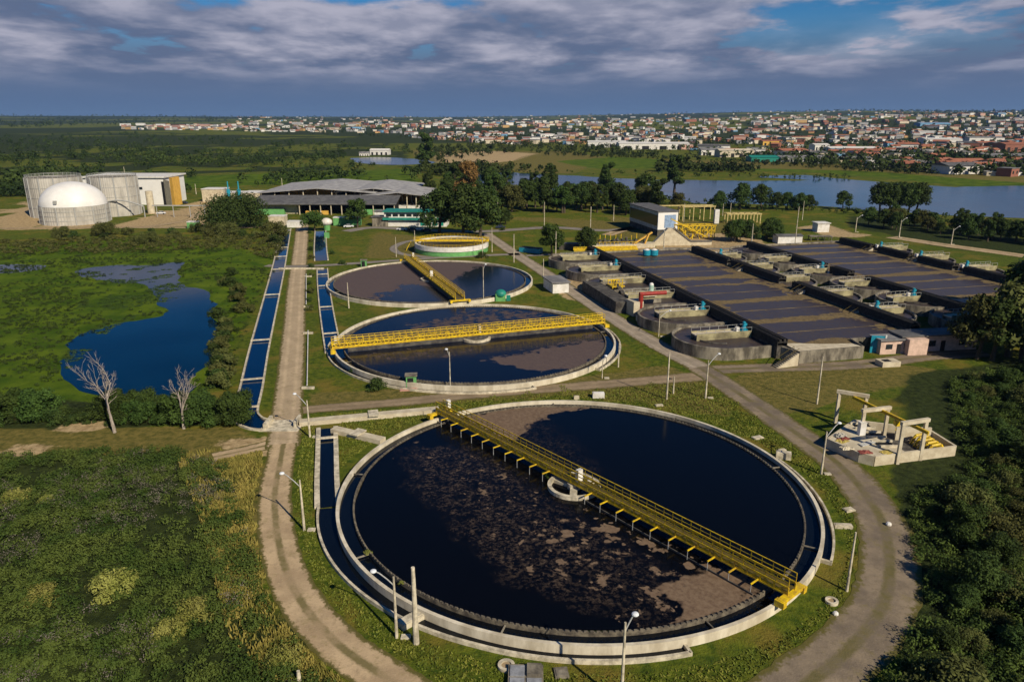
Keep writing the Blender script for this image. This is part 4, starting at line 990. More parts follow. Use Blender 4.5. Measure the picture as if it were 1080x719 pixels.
fb = MB(); pts = [(-12+24*k/10, 0, 5+3*math.sin(math.pi*k/10)) for k in range(11)]; fb.path(pts, .35); fb.beam((-12, 0, 0), (-12, 0, 5), .4, .4).beam((12, 0, 0), (12, 0, 5), .4, .4).beam((16, 0, 5.5), (42, 0, 5.5), .4, .5)
for x in (18, 26, 34, 41): fb.beam((x, 0, 0), (x, 0, 5.5), .3, .3)
fb.build('pipe', GREYP, t)
t = thing('treatment_hall', 'large white hall with ochre end wall behind the panelled tanks', 'hall', at((149, 216)), 0)
MB().box(-30, 14, 0, 26, 0, 14.5).build('wall', WHITES, t); MB().box(-31, 15, -1, 27, 14.52, 15.2).build('roof', WHITE, t); MB().box(-19, -9, -.1, -.01, 4, 13).build('blue_panel', BLUEW, t)
wallwin(t, bpy.data.objects[t.name], -6, 12, -.12, 8.5, 10, 2, w_=3) if False else None
MB().box(-15, -11, -.2, -.11, 4.5, 8).build('window', GLASS, t); MB().box(-5, 2, -.2, -.11, 8.3, 9.6).build('window', GLASS, t)
MB().prism([(19.5, -5), (21.5, -6), (21.5, 3), (19.5, 4)], 0, 15).build('ochre_wall', ORANGE, t)
MB().add([(14.03, -.02, 0), (19.4, -5.0, 0), (19.4, -5.0, 13.2), (14.03, -.02, 13.8), (14.03, -.2, 0), (19.4, -5.2, 0), (19.4, -5.2, 13.2), (14.03, -.2, 13.8)], [(0, 1, 2, 3), (7, 6, 5, 4), (3, 2, 6, 7), (1, 5, 6, 2), (0, 4, 5, 1)]).build('pale_end_wall', CREAM, t)
MB().box(12.6, 13.9, -.12, -.02, 0, 12.5).build('painted_shadow_strip', DARK, t)  # near-black strip laid on the wall as painted shade beside the angled end
for k, (x, y, l_, d_, h_, lab) in enumerate(((225, 213, 12, 10, 7, 'low cream block with a small tower right of the ochre hall'), (245, 212, 30, 10, 4.5, 'long low cream block behind the spreading tree'), (282, 210, 26, 8, 4, 'low white roofed shed right of the spreading tree'))):
    block('plant_building', lab, 'building', (x, y), 0, l_, d_, h_, CREAM, WHITE, .3)
for k, x in enumerate((242, 253)):
    t = thing('scrubber_column', ['left', 'right'][k]+' slim teal column rising behind the spreading tree', 'column', at((x, 213))); MB().tube((0, 0, 0), (0, 0, 7), 1.1, 1.1, 12).tube((0, 0, 7), (0, 0, 11.5), .4, .3, 8).build('shell', TEAL, t)
# ------------------------------------------------------------------ gantry works on the right
t = thing('pump_station', 'beige sunken concrete pump chamber with clutter of pipes right of the gravel road', 'pump station', (54.0, 97.5, 0), 0)
o = (54.0, 97.5, 0)
def g2(px, z=0): a = P(px[0], px[1], z); return (a[0], a[1])
A_ = g2((921, 491)); B_ = g2((1006, 480)); C_ = g2((978, 462)); D_ = g2((900, 452)); E_ = g2((872, 472)); F_ = g2((905, 487))
poly = [A_, B_, C_, D_, E_, F_]
wb = MB()
for a, b in zip(poly, poly[1:]+poly[:1]): wb.beam((a[0], a[1], .75), (b[0], b[1], .75), .35, 1.5)
wb.build('chamber_wall', CREAM, t, org=o)
MB().prism([(x*.985+.8, y*.985+1.4) for x, y in poly], 0, .25).build('floor', CONCD, t, org=o)
def lerp(a, b, k): return (a[0]+(b[0]-a[0])*k, a[1]+(b[1]-a[1])*k)
dk = MB(); dk.prism([F_, A_, lerp(A_, B_, .38), lerp(lerp(A_, B_, .38), D_, .92), D_, E_], 1.15, 1.45); dk.build('deck', CREAM, t, org=o)
op = MB(); 
for k in range(3):
    c_ = lerp(lerp(A_, B_, .25), D_, .25+.27*k); MB().box(c_[0]-1.2, c_[0]+1.2, c_[1]-.7, c_[1]+.7, 1.46, 1.49).build('open_hatch', DARK, t, org=o)
hf = MB()
for k in range(3):
    c_ = lerp(lerp(A_, B_, .25), D_, .25+.27*k)
    for s in (-1.35, 1.35): hf.box(c_[0]-1.5, c_[0]+1.5, c_[1]+s*.62-.12, c_[1]+s*.62+.12, 1.452, 1.75)
hf.build('hatch_kerb', CONC, t, org=o)
yp = MB(); 
for k in range(5):
    q = lerp(C_, B_, .1+.15*k); yp.path([(q[0]-4, q[1]-2, .3), (q[0]-3.4, q[1]-2, 1.6), (q[0]-2.2, q[1]-2, 1.9), (q[0]-1.2, q[1]-2, .5)], .22)
yp.build('yellow_pipes', YEL, t, org=o)
MB().box(C_[0]-5.5, C_[0]-.3, C_[1]-1.2, C_[1]-.9, .2, 2.2).build('inner_wall', CREAM, t, org=o)
YELP = simple('faded_yellow_canvas', (.55, .42, .10), .8); REDF = simple('faded_red_rubber', (.28, .07, .05), .7); GREYC = simple('dirty_white_canvas', (.50, .47, .40), .8)
rc = random.Random(11); cc = (49.0, 97.5)
junk = [('tarpaulin', YELP, 'crumpled yellow tarpaulin lying on the pump chamber deck', .25), ('hose_pile', REDF, 'pile of red hose on the pump chamber deck', .4), ('canvas_heap', CREAM, 'heap of pale canvas at the road end of the pump chamber', .6),
        ('tool_box', WHITE, 'white and blue box standing by the middle portal post', 1.6), ('hose_pile', REDF, 'second coil of red hose nearer the road', .35), ('pipe_bundle', GREYP, 'grey pipe bundle lying on the pump chamber deck', .35), ('tarpaulin', YELP, 'orange sheet folded beside the open hatches', .2), ('canvas_heap', GREYC, 'white sack pile at the far corner of the pump chamber', .8)]
jp = [(888, 465), (912, 477), (893, 473), (908, 458), (890, 463), (913, 468), (935, 477), (886, 460)]
for (nm, m, lab, h_), q in zip(junk, jp):
    c_ = P(*q, 1.45); b = MB()
    if nm == 'tool_box': b.box(-.45, .45, -.4, .4, 0, 1.9).box(-.5, .5, -.45, .45, 1.9, 2.0)
    elif nm == 'pipe_bundle':
        for k in range(5): b.tube((-2+.1*k, .25*k-.5, .15), (2, .25*k-.8, .15), .12, .12, 8)
    else:
        n_ = 7; vs = [(rc.uniform(-.12, .12)+(i-3)*.42, rc.uniform(-.12, .12)+(j-3)*.3, .02+h_*rc.random()*max(0, 1-math.hypot(i-3, j-3)/4.6)*1.6) for i in range(n_) for j in range(n_)]
        b.add(vs, [(i*n_+j, (i+1)*n_+j, (i+1)*n_+j+1, i*n_+j+1) for i in range(n_-1) for j in range(n_-1)])
    b.build(nm, m, None, lab, 'equipment', loc=(*c_, 1.46), rz=rc.random()*.6).scale = (.7, .7, .7) if nm != 'tool_box' else (1, 1, 1)
# portal frames and the yellow hoist beam
fr = [((881, 446), (909, 451), 'pale portal frame standing farthest left over the gravel', 0, 5.4), ((908, 458), (933, 455), 'middle pale portal frame over the pump chamber', 1.3, 5.2), ((946, 489), (970, 485), 'right hand pale portal frame at the chamber wall', 0, 6.2)]
tops = []
for a, b, lab, zb, hh in fr:
    A = Vector((*P(*a, zb), 0)); B = Vector((*P(*b, zb), 0)); c_ = (A+B)/2; tp = thing('portal_frame', lab, 'portal frame', (c_.x, c_.y, 0), 0, 'portal frames of the hoist')
    for q in (A, B): MB().beam((q.x, q.y, 0), (q.x, q.y, hh-.35), .42, .42).build('post', CREAM, tp, org=(c_.x, c_.y, 0))
    d = (B-A).normalized()*.4
    MB().beam((A.x-d.x, A.y-d.y, hh-.1), (B.x+d.x, B.y+d.y, hh-.1), .5, .5).build('beam', CREAM, tp, org=(c_.x, c_.y, 0)); tops.append((c_, hh))
p0 = Vector((tops[0][0].x, tops[0][0].y, 4.95)); p1 = Vector((tops[2][0].x+1.5, tops[2][0].y-1.0, 5.0))
hb = thing('hoist_beam', 'yellow hoist beam hanging under the three portal frames', 'hoist beam', ((p0.x+p1.x)/2, (p0.y+p1.y)/2, 5)); oo = tuple(hb.location)
MB().beam(p0, p1, .3, .1).beam(p0-Vector((0, 0, .35)), p1-Vector((0, 0, .35)), .3, .1).beam(p0-Vector((0, 0, .17)), p1-Vector((0, 0, .17)), .1, .3).build('beam', YEL, hb, org=oo)
pm = p0.lerp(p1, .62); MB().box(pm.x-.3, pm.x+.3, pm.y-.35, pm.y+.35, 3.7, 4.45).tube((pm.x, pm.y, 3.7), (pm.x, pm.y, 2.9), .04, .04, 6).build('hoist', YEL, hb, org=oo)
# ------------------------------------------------------------------ lamps, poles
def lamp(base, top, label, arm=None, head=None, r=.13, m=CONC):
    x, y = P(*base)
    v = (top-359.5)/FPX; dn = math.sin(PITCH)+v*math.cos(PITCH); fw = math.cos(PITCH)-v*math.sin(PITCH); h = CAMH-y*dn/fw
    t = thing('street_lamp' if arm is not None else 'utility_pole', label, 'street lamp' if arm is not None else 'pole', (x, y, 0), 0, 'street lamps' if arm is not None else 'bare poles')
    MB().tube((0, 0, 0), (0, 0, h), r*1.25, r*.7, 10).build('pole', m, t)
    if arm is not None:
        a, l = arm; dx_, dy_ = math.cos(R(a))*l, math.sin(R(a))*l
        MB().path([(0, 0, h-.9), (dx_*.35, dy_*.35, h-.25), (dx_*.75, dy_*.75, h+.35), (dx_, dy_, h+.55)], .06, 8).build('arm', GREYP, t)
        hb_ = MB(); 
        hb_.sphere((dx_*1.06, dy_*1.06, h+.55), .30, 12, 6, .55); hb_.build('lamp_head', LAMPH, t)
        MB().box(.4, 1.3, -.3, .3, 0, .18).build('footing', CONC, t)
    return t
lamp((321, 559), 506, 'street lamp between the dirt road and the nearest basin, upper of the two', (165, 2.1))
lamp((327, 461), 422, 'street lamp beside the canal junction and long duct', (150, 2.3))
lamp((418.5, 672), 608, 'street lamp with its arm over the curved channel, next to the tall bare pole', (178, 1.7))
lamp((655, 742), 656, 'street lamp standing at the bottom edge below the nearest basin', (20, .8))
lamp((866, 500), 455, 'street lamp on the grass by the pump chamber', (35, 2.6))
lamp((744, 420), 380, 'street lamp at the junction of the gravel roads', (40, 2.8))
lamp((694.5, 355), 331, 'curved street lamp beside the second round aeration wall', (20, 2.4), r=.1)
lamp((902, 245), 229, 'street lamp on the bank by the lake, leftmost of three', (30, 3), r=.18)
lamp((948, 251), 232, 'street lamp on the bank by the lake, middle of three', (30, 3), r=.18)
lamp((1003, 258), 241, 'street lamp on the bank by the lake, rightmost of three', (30, 3.5), r=.18)
lamp((475, 411), 371, 'slim lamp post on the near rim side of the middle basin', (200, .5), r=.09)
lamp((635, 399), 378, 'slim lamp post on the grass right of the middle basin', (0, .5), r=.08)
lamp((510, 318), 281, 'slim lamp post between the far and middle basins', (0, .6), r=.09)
for i, (b, tp, lab, r_) in enumerate([((439, 678), 598, 'thick tapered bare concrete pole beside the curved channel', .24), ((893, 623), 561, 'bare leaning looking pole right of the nearest basin', .12), ((703, 421), 371, 'bare pale pole between the nearest basin and the road fork', .14), ((710, 415), 397, 'short stub post right of the bare pale pole', .12),
        ((861.5, 426), 376, 'bare pole on the lawn left of the portal frames', .13), ((368, 325), 298, 'bare post between the canal and the far basin', .14), ((652, 387), 360, 'grey post on the verge of the gravel road', .12),
        ((586, 272), 244, 'pale pole left of the farthest aeration platform', .16), ((542, 277), 247, 'pale pole beside the gravel road beyond the far basin', .16), ((573, 291), 273, 'dark post beside the white hut', .12),
        ((622, 262), 218, 'tall slim pole rising beyond the left aeration platforms', .16), ((574, 238), 213, 'pole on the field edge in front of the tree belt', .15), ((525, 227), 211, 'pole at the left end of the mown field', .15), ((519, 266), 240, 'pole right of the raised green tank', .12),
        ((647, 233), 216, 'pole on the dry field, left of three', .15), ((667, 232), 213, 'pole on the dry field, right of three', .15), ((699.5, 268), 243, 'white pole in front of the concrete ramp', .18), ((792, 263), 236, 'white pole in front of the shrubs', .18),
        ((838, 261), 218, 'tall pole by the long white shed', .15), ((846, 232), 212, 'pole near the lake shore behind the shed', .15), ((721, 234), 214, 'pole behind the yellow gantry', .15), ((438, 266), 243, 'slim pole at the left of the raised green tank', .12), ((418, 271), 250, 'thin post on the lawn left of the raised tank', .1),
        ((509, 272), 250, 'pole on the right side of the raised green tank', .12), ((690, 222), 210, 'pole on the dirt road beyond the glass building', .14), ((762, 228), 215, 'pole between the lake shore trees', .14), ((770, 228), 214, 'second pole between the lake shore trees', .14),
        ((316, 722), 707, 'pale post top poking from the scrub at the bottom edge', .2), ((465, 222), 206, 'pole left of the brown tree', .15), ((460, 218), 208, 'thin pole behind the sheds', .15), ((298, 200), 188, 'thin mast beyond the sheds', .2), ((207, 205), 194, 'mast behind the ochre hall', .2), ((134, 200), 176, 'mast beyond the panelled tanks', .2)]):
    lamp(b, tp, lab, None, None, r_)
# ------------------------------------------------------------------ small things on the grass
def slab(label, px, l, d, h, rz=0, m=CONC, name='manhole_cover', cat='manhole'): return MB().box(-l/2, l/2, -d/2, d/2, 0, h).box(-l/2+.12, l/2-.12, -d/2+.12, d/2-.12, h, h+.05).build(name, m, None, label, cat, loc=(*P(*px), 0), rz=rz)
slab('square grey manhole in the grass below the nearest basin', (592, 710), 1.2, 1.2, .2, .1, CONCO)
slab('pale square manhole on the grass right of the nearest basin', (895, 538), 1.3, .9, .2, .3)
slab('long pale slab beside the short curved channel', (889, 556), 2.0, .7, .4, -.1)
slab('white block on the grass at the far rim of the nearest basin', (631, 419), 2.0, 1.0, .9, 0, WHITE)
slab('small cream block left of the white block', (608, 421), .9, .6, .6, 0, CREAM)
slab('pale slab on the verge near the bare pole', (695, 428), 1.3, .6, .25, .2)
slab('cream slab beside the far left rim lamp', (799, 462), 1.6, 1.0, .2, .4)
slab('flat slab on the rim where the right channel begins', (826, 483), 2.0, 1.0, .95, -.3)
slab('cream slab bridging the curved channel behind the bare pole', (434, 656), 2.6, 1.1, .62, .75)
slab('small cream marker stone on the gravel verge', (825, 475), 1.0, .6, .2, .3)
slab('pale slab by the round aeration wall', (736, 371), 1.6, 1.0, .3, 0)
slab('pale cream box beside the second round aeration wall', (676, 338), 2.2, 1.4, 1.1, 0, CREAM, 'concrete_box', 'box')
t = thing('concrete_chamber', 'pale box chamber with open hatch on the lawn by the pink building', 'chamber', (*P(936, 385), 0), .15)
MB().box(-1.9, 1.9, -1.2, 1.2, 0, 1.0).build('body', CREAM, t); MB().box(-1.2, .2, -.7, .5, 1.002, 1.06).build('hatch', DARK, t)
for q, r_, lab in (((877, 635), .62, 'round white manhole ring right of the nearest basin'), ((534, 703), .75, 'round white planter ring beside the bottom chamber')):
    t = thing('concrete_ring', lab, 'ring', (*P(*q), 0)); MB().ring(0, 0, r_*.6, r_, 0, .3, 28).build('ring', CONC, t); MB().disc(0, 0, r_*.6, .15, 24).build('soil', SOILM, t)
MB().sphere((0, 0, .15), .3, 8, 5, .8).build('white_stone', WHITE, None, 'small white stone near the round manhole ring', 'stone', loc=(*P(881, 648), 0))
MB().sphere((0, 0, .2), .35, 8, 5, .8).build('white_stone', WHITE, None, 'white lump lying in the middle of the gravel bend', 'stone', loc=(*P(937, 554), 0))
t = thing('valve_chamber', 'grey concrete valve chamber with lids at the bottom edge beside the planter ring', 'chamber', (*P(557, 713), 0), -.03)
MB().box(-1.7, 1.3, -2.2, .9, 0, .5).build('body', CONCO, t)
for x0, y0 in ((-1.55, -2.05), (-.1, -2.05), (-1.55, -.6)): MB().box(x0, x0+1.25, y0, y0+1.25, .502, .60).build('lid', simple('grey_lid', (.33, .34, .36), .6) if 'grey_lid' not in bpy.data.materials else bpy.data.materials['grey_lid'], t)
MB().box(-.1, 1.15, -.6, .75, .502, .8).build('step', CONCO, t)
for q, lab in (((434, 407), 'green box hut with open dark front at the near rim of the middle basin'), ((384, 281), 'small green box hut at the far left of the far basin')):
    t = thing('green_kiosk', lab, 'kiosk', (*P(*q), 0), .1); MB().box(-.9, .9, -.7, .7, 0, 2.1).build('body', GREENP, t); MB().box(-.65, .4, -.76, -.72, .1, 1.8).build('opening', DARK, t); MB().box(-1.1, 1.1, -.9, .9, 2.1, 2.25).build('roof', CONCO, t)
t = thing('pump_cover', 'dark green domed cover with green box between the far and middle basins', 'pump cover', (*P(528, 317), 0))
MB().box(-1.3, 1.3, -1, 1, 0, 2.0).build('body', GREENP, t); MB().sphere((0, 0, 1.9), 1.5, 18, 8, .75).build('dome', DGREEN, t, smooth=True); MB().box(1.5, 2.6, -.4, .4, 0, 1.4).build('side_box', DGREEN, t)
slab('red and white slab on the grass left of the green box hut', (431, 411), 3.0, 1.2, .12, .1, simple('pink_slab', (.6, .33, .26)), 'painted_slab', 'slab')
for k, (a, b) in enumerate((((323, 290), (323, 322)), ((325, 350), (324, 408)))):
    pts = [P(a[0]+(b[0]-a[0])*i/10, a[1]+(b[1]-a[1])*i/10) for i in range(11)]
    t = thing('pipe_rail', ['far', 'near'][k]+' thin white kerb pipe along the right verge of the dirt road', 'pipe', (*pts[0], 0)); MB().path([(x, y, .35) for x, y in pts], .10).build('pipe', WHITE, t, org=(*pts[0], 0))
    for q_, yy in enumerate((a[1], b[1])): MB().box(-1.1, 1.1, -.25, .25, 0, .4).build('pipe_support', CONC, None, ['far', 'near'][q_]+' end block of the '+['far', 'near'][k]+' white kerb pipe', 'block', loc=(*P(325, yy+2), 0))
MB().box(-13, 13, -.22, .22, 0, .5).build('kerb_wall', CONC, None, 'low pale parapet where the crossing path meets the dirt road', 'parapet', loc=(*P(318, 284), 0)).scale = (.55, 1, 1)
# ------------------------------------------------------------------ cars
def make_car(m, label, loc, rz):
    t = thing('parked_car', label, 'car', loc, rz, 'parked cars')
    b = MB(); prof = [(-2.15, .35), (-2.2, .75), (-1.9, .95), (-1.0, 1.0), (1.35, .98), (2.1, .82), (2.2, .4)]
    n = len(prof); b.add([(x, s*.85, z) for s in (-1, 1) for x, z in prof], [tuple(range(n)), tuple(range(2*n-1, n-1, -1))]+[(i, i+n, (i+1) % n+n, (i+1) % n) for i in range(n)]); b.box(-.9, .75, -.66, .66, 1.32, 1.42)
    b.build('body', m, t)
    g = MB(); g.add([(-1.3, -.78, .98), (1.2, -.78, .98), (.7, -.66, 1.36), (-.9, -.66, 1.36), (-1.3, .78, .98), (1.2, .78, .98), (.7, .66, 1.36), (-.9, .66, 1.36)], [(0, 1, 2, 3), (7, 6, 5, 4), (1, 5, 6, 2), (0, 3, 7, 4), (3, 2, 6, 7)]); g.build('windows', GLASS, t)
    for x in (-1.35, 1.4):
        for y in (-.86, .86): MB().tube((x, y-.1, .33), (x, y+.1, .33), .33, .33, 12).build('wheel', RUBBER, t)
    return t
make_car(CARW, 'white car parked on the lawn edge left of the annex', (*P(368, 240), .03), .1)
for k, (x, y, m, lab) in enumerate(((424, 243, CARW, 'white car in front of the office, leftmost'), (435, 243, CARD, 'dark car in front of the office'), (442, 243, CARW, 'white car in front of the office, beside the dark car'), (450, 244, CARD, 'dark blue car parked beneath the big dark trees'), (170, 226, CARW, 'white pickup looking car below the pale column'), (194, 215, CARD, 'black car in front of the white hall'), (528, 241, CARD, 'dark car on the asphalt road right of the big trees'))):
    make_car(m, lab, (*P(x, y), .04), rm.uniform(-.2, .2))
t = thing('blue_skip', 'blue skip with dark open lid beside the small round tree', 'skip', (*P(560, 266), 0), -.5); MB().box(-4, 4, -1.5, 1.5, 0, 1.6).build('bin', TEAL, t); MB().box(-3.8, 3.8, -1.4, 1.4, 1.6, 1.75).build('lid', CONCD, t)
t = thing('dark_container', 'dark container behind the round tree near the aeration basins', 'container', (*P(603, 263), 0), -.1); MB().box(-4.5, 4.5, -1.5, 1.5, 0, 2.2).build('body', CONCD, t); MB().box(-4.6, 4.6, -1.6, 1.6, 2.2, 2.35).build('lid', DARKR, t)
# ------------------------------------------------------------------ vegetation
rn = np.random.RandomState(21)
def leaves(cent, rad, n, size, rs, zs=.8, shell=.55, aspect=1.0, up=.35):
    """n leaf quads on lumpy blobs: cent (k,3), rad (k,)"""
    k = len(cent); w_ = np.asarray(rad)**2; w_ = w_/w_.sum(); b = rs.choice(k, n, p=w_)
    d = rs.normal(size=(n, 3)); d /= np.linalg.norm(d, axis=1)[:, None]
    r_ = np.asarray(rad)[b]*(shell+(1-shell)*rs.rand(n))
    p = np.asarray(cent)[b]+d*r_[:, None]*np.array([1, 1, zs])
    nn = d+rs.normal(size=(n, 3))*.55+np.array([0, 0, up]); nn /= np.linalg.norm(nn, axis=1)[:, None]
    a = np.cross(nn, rs.normal(size=(n, 3))); a /= np.linalg.norm(a, axis=1)[:, None]; c = np.cross(nn, a)
    s = size*(.6+.8*rs.rand(n))[:, None]; a = a*s; c = c*s*.55*aspect
    V = np.stack([p-a, p-c*.9, p+a, p+c*.9], 1).reshape(-1, 3)
    V[:, 2] = np.maximum(V[:, 2], .02)
    return V
def quads(V): return np.arange(len(V)).reshape(-1, 4)
def crown_blobs(rs, k, r, h, base):
    """k blobs filling an uneven crown of radius r from height base to h"""
    c = []; q = []
    for i in range(k):
        t = rs.rand(); z = base+(h-base)*(.15+.8*t)
        rr_ = r*(1-.55*t**1.5)*math.sqrt(rs.rand())*.85; a = rs.rand()*6.283
        s = r*(.22+.22*rs.rand()); c.append((rr_*math.cos(a), rr_*math.sin(a), min(z, h-s*.6))); q.append(s)
    return np.array(c), np.array(q)
def tree_proto(label, cat, seed, h, r, m, n, leaf, k=16, base=.25, trunk=.03, name='tree', group=None, limbs=5):
    rs = np.random.RandomState(seed)
    c, q = crown_blobs(rs, k, r, h, h*base)
    t = thing(name, label, cat, (0, 0, -200), 0, group)
    b = MB(); tr = h*trunk; top = Vector((rs.normal()*.1*r, rs.normal()*.1*r, h*.62)); fork = Vector((top.x*.4, top.y*.4, h*.28))
    b.tube((0, 0, -.2), fork, tr*1.3, tr*.85, 9); b.tube(fork, top, tr*.85, tr*.25, 8)
    for i in rs.choice(k, min(limbs, k), replace=False):
        e = Vector(c[i]); s_ = fork.lerp(top, rs.rand()*.7); b.tube(s_, e, tr*.45, tr*.1, 6)
    b.build('trunk', TRUNK, t)
    V = leaves(c, q, n, leaf, rs); o = mesh_np('crown', V, quads(V), m, t); KIDS.setdefault(t.name, []).append(o)
    return t
TREES = []
def plant(proto, px, s=1.0, label=None, rz=None, world=None, sxyz=None, group=None):
    x, y = P(*px) if world is None else world
    sc = sxyz if sxyz else (s, s, s)
    o = dup(proto, (x, y, 0), rn.rand()*6.28 if rz is None else rz, label, sc, group); TREES.append(o); return o
near_a = tree_proto('x', 'shrub', 1, 4.2, 3.2, LEAF, 5200, .17, 26, .05, .02, 'shrub')
near_b = tree_proto('x', 'shrub', 2, 5.0, 3.4, LEAFD, 5200, .18, 28, .05, .02, 'shrub')
near_c = tree_proto('x', 'shrub', 3, 3.4, 3.6, LEAFO, 4600, .16, 28, .05, .02, 'shrub')
near_d = tree_proto('x', 'shrub', 4, 6.2, 3.6, LEAFD, 6500, .18, 32, .08, .02, 'tree')
mid_a = tree_proto('x', 'tree', 5, 10, 5.0, LEAFD, 3800, .34, 26, .22)
mid_b = tree_proto('x', 'tree', 6, 10, 4.4, LEAF, 3600, .34, 24, .25)
mid_c = tree_proto('x', 'tree', 7, 10, 5.5, LEAFO, 3600, .34, 26, .2)
mid_d = tree_proto('x', 'tree', 8, 14, 4.0, LEAFD, 3800, .36, 26, .15)
mid_br = tree_proto('x', 'tree', 9, 18, 5.0, LEAFB, 3800, .38, 26, .15)
round_t = tree_proto('x', 'tree', 10, 8, 5.6, LEAF, 5200, .33, 40, .3)
spread = tree_proto('x', 'tree', 12, 15, 15.5, LEAFD, 12000, .45, 70, .05, .04)
bush = tree_proto('x', 'bush', 13, 1.8, 1.9, LEAFD, 1500, .14, 14, 0, .03, 'bush')
bush_o = tree_proto('x', 'bush', 14, 1.8, 2.0, LEAFO, 1500, .14, 14, 0, .03, 'bush')
bush_y = tree_proto('x', 'bush', 15, 1.7, 2.2, LEAFY, 2600, .12, 26, 0, .03, 'bush')
protos = [near_a, near_b, near_c, near_d, mid_a, mid_b, mid_c, mid_d, mid_br, round_t, spread, bush, bush_o, bush_y]
plant(spread, (248, 242), 1, 'very wide dark spreading tree left of the left canal head')
plant(round_t, (332, 244), 1.05, 'small round crowned tree between the heads of the two canals')
plant(mid_b, (377, 240), 1.25, 'upright green tree left of the office annex')
plant(mid_a, (463, 247), 1.9, 'left one of the big dark trees over the office')
plant(mid_a, (488, 250), 2.1, 'broad dark tree behind the raised green tank')
plant(mid_a, (506, 250), 1.9, 'right one of the big dark trees beside the gravel road')
plant(mid_a, (472, 225), 1.7, 'dark tree left of the brown topped tree')
plant(mid_br, (493, 232), 1.5, 'tall tree with rusty brown crown above the big dark trees')
plant(mid_b, (582, 270), 1.1, 'green tree beside the blue skip')
plant(mid_a, (620, 266), .9, 'low round tree beside the dark container')
plant(mid_b, (528, 238), .75, 'small green tree on the lawn right of the big dark trees')
plant(mid_a, (533, 237), .7, 'second small tree on the lawn right of the big dark trees')
for k, (x, y, s) in enumerate(((757, 221, .95), (780, 221, 1.35), (803, 221, 1.3), (818, 221, .9), (830, 221, .9), (842, 222, .9), (853, 222, .8), (889, 221, .95))):
    plant(mid_a, (x, y), s, 'dark round tree on the near lake shore, from the left the '+['first', 'second', 'third', 'fourth', 'fifth', 'sixth', 'seventh', 'single one apart'][k], group='lake shore trees')
for k, x in enumerate((928, 938, 948, 958, 966)): plant(mid_a, (x, 223), 1.45, 'dark tree in the clump jutting into the lake', group='clump of dark trees jutting into the lake')
for k, (x, y, s) in enumerate(((1030, 378, 1.25), (1046, 380, 1.3), (1062, 376, 1.45), (1078, 380, 1.6), (1068, 362, 1.3), (1090, 365, 1.9), (1084, 345, 1.5), (1100, 340, 1.7), (1110, 380, 2))):
    plant((mid_c, mid_b, mid_a)[k % 3], (x, y), s, ['leftmost olive tree beside the pink building', 'second tree beside the pink building', 'dark tree behind the pair beside the pink building', 'tall tree at the right edge beside the basins', 'tree half hidden behind the right edge trees'][min(k, 4)], group='trees beside the pink building')
# tree belt behind the field
for k in range(34):
    x = 505+k*5.6+rn.rand()*5; y = 214+rn.rand()*9+(x-505)*.03
    plant((mid_a, mid_d, mid_a, mid_c, mid_b)[rn.randint(5)], (x, y), .85+rn.rand()*.6, 'tree in the dense dark belt behind the mown field', group='tree belt behind the mown field')
for k in range(22):
    x = 452+(rn.rand()**1.6)*230; y = 203+rn.rand()*12
    plant((mid_a, mid_d)[rn.randint(2)], (x, y), .9+rn.rand()*.6, 'tree in the dark belt along the near lake bank', group='tree belt along the near lake bank')
plant(mid_d, (711, 203), 1.7, 'tall dark tree standing by the water left of the lake')
plant(mid_d, (450, 178), 2.4, 'tall dark tree standing alone beyond the sheds')
plant(mid_c, (715, 222), .9, 'olive tree on the point left of the lake')
for k in range(14): plant((mid_a, mid_b)[k % 2], (768+rn.rand()*58, 250+rn.rand()*8), .55+.3*rn.rand(), 'bushy green tree in the clump left of the long white shed', group='clump left of the long white shed')
for k in range(34):
    x = 905+rn.rand()*190; y = 228+(x-905)*.13+rn.rand()*10
    plant((mid_a, mid_d, mid_c)[rn.randint(3)], (x, y), .5+.35*rn.rand(), 'bushy tree in the dark bank between the lake and the lamps', group='bushy bank behind the three lamps')
# right hand thicket
cnt = 0; tries = 0; placed = []
thick = [(1012, 402), (1060, 392), (1130, 385), (1170, 420), (1190, 540), (1190, 719), (1130, 830), (905, 830), (950, 740), (992, 690), (1005, 650), (985, 605), (978, 560), (985, 535), (1012, 520), (1045, 500), (1030, 470), (1020, 440)]
tp = np.array(thick, float)
while cnt < 96 and tries < 20000:
    tries += 1; yy = 385+(rn.rand()**1.25)*400; xx = 900+rn.rand()*290
    if not inside(thick, np.array([xx]), np.array([yy]))[0]: continue
    wx, wy = P(xx, yy)
    if any(math.hypot(wx-a, wy-b) < 2.5 for a, b in placed): continue
    placed.append((wx, wy)); cnt += 1
    edge = not inside(thick, np.array([xx-30]), np.array([yy]))[0]
    plant((near_a, near_b, near_c, near_d, near_b, near_a, near_c)[rn.randint(7)], None, world=(wx, wy), s=(.38+.2*rn.rand()) if edge else (.45+.65*rn.rand()**1.5), label='leafy tree in the dense dark thicket filling the right edge', group='dense thicket on the right')
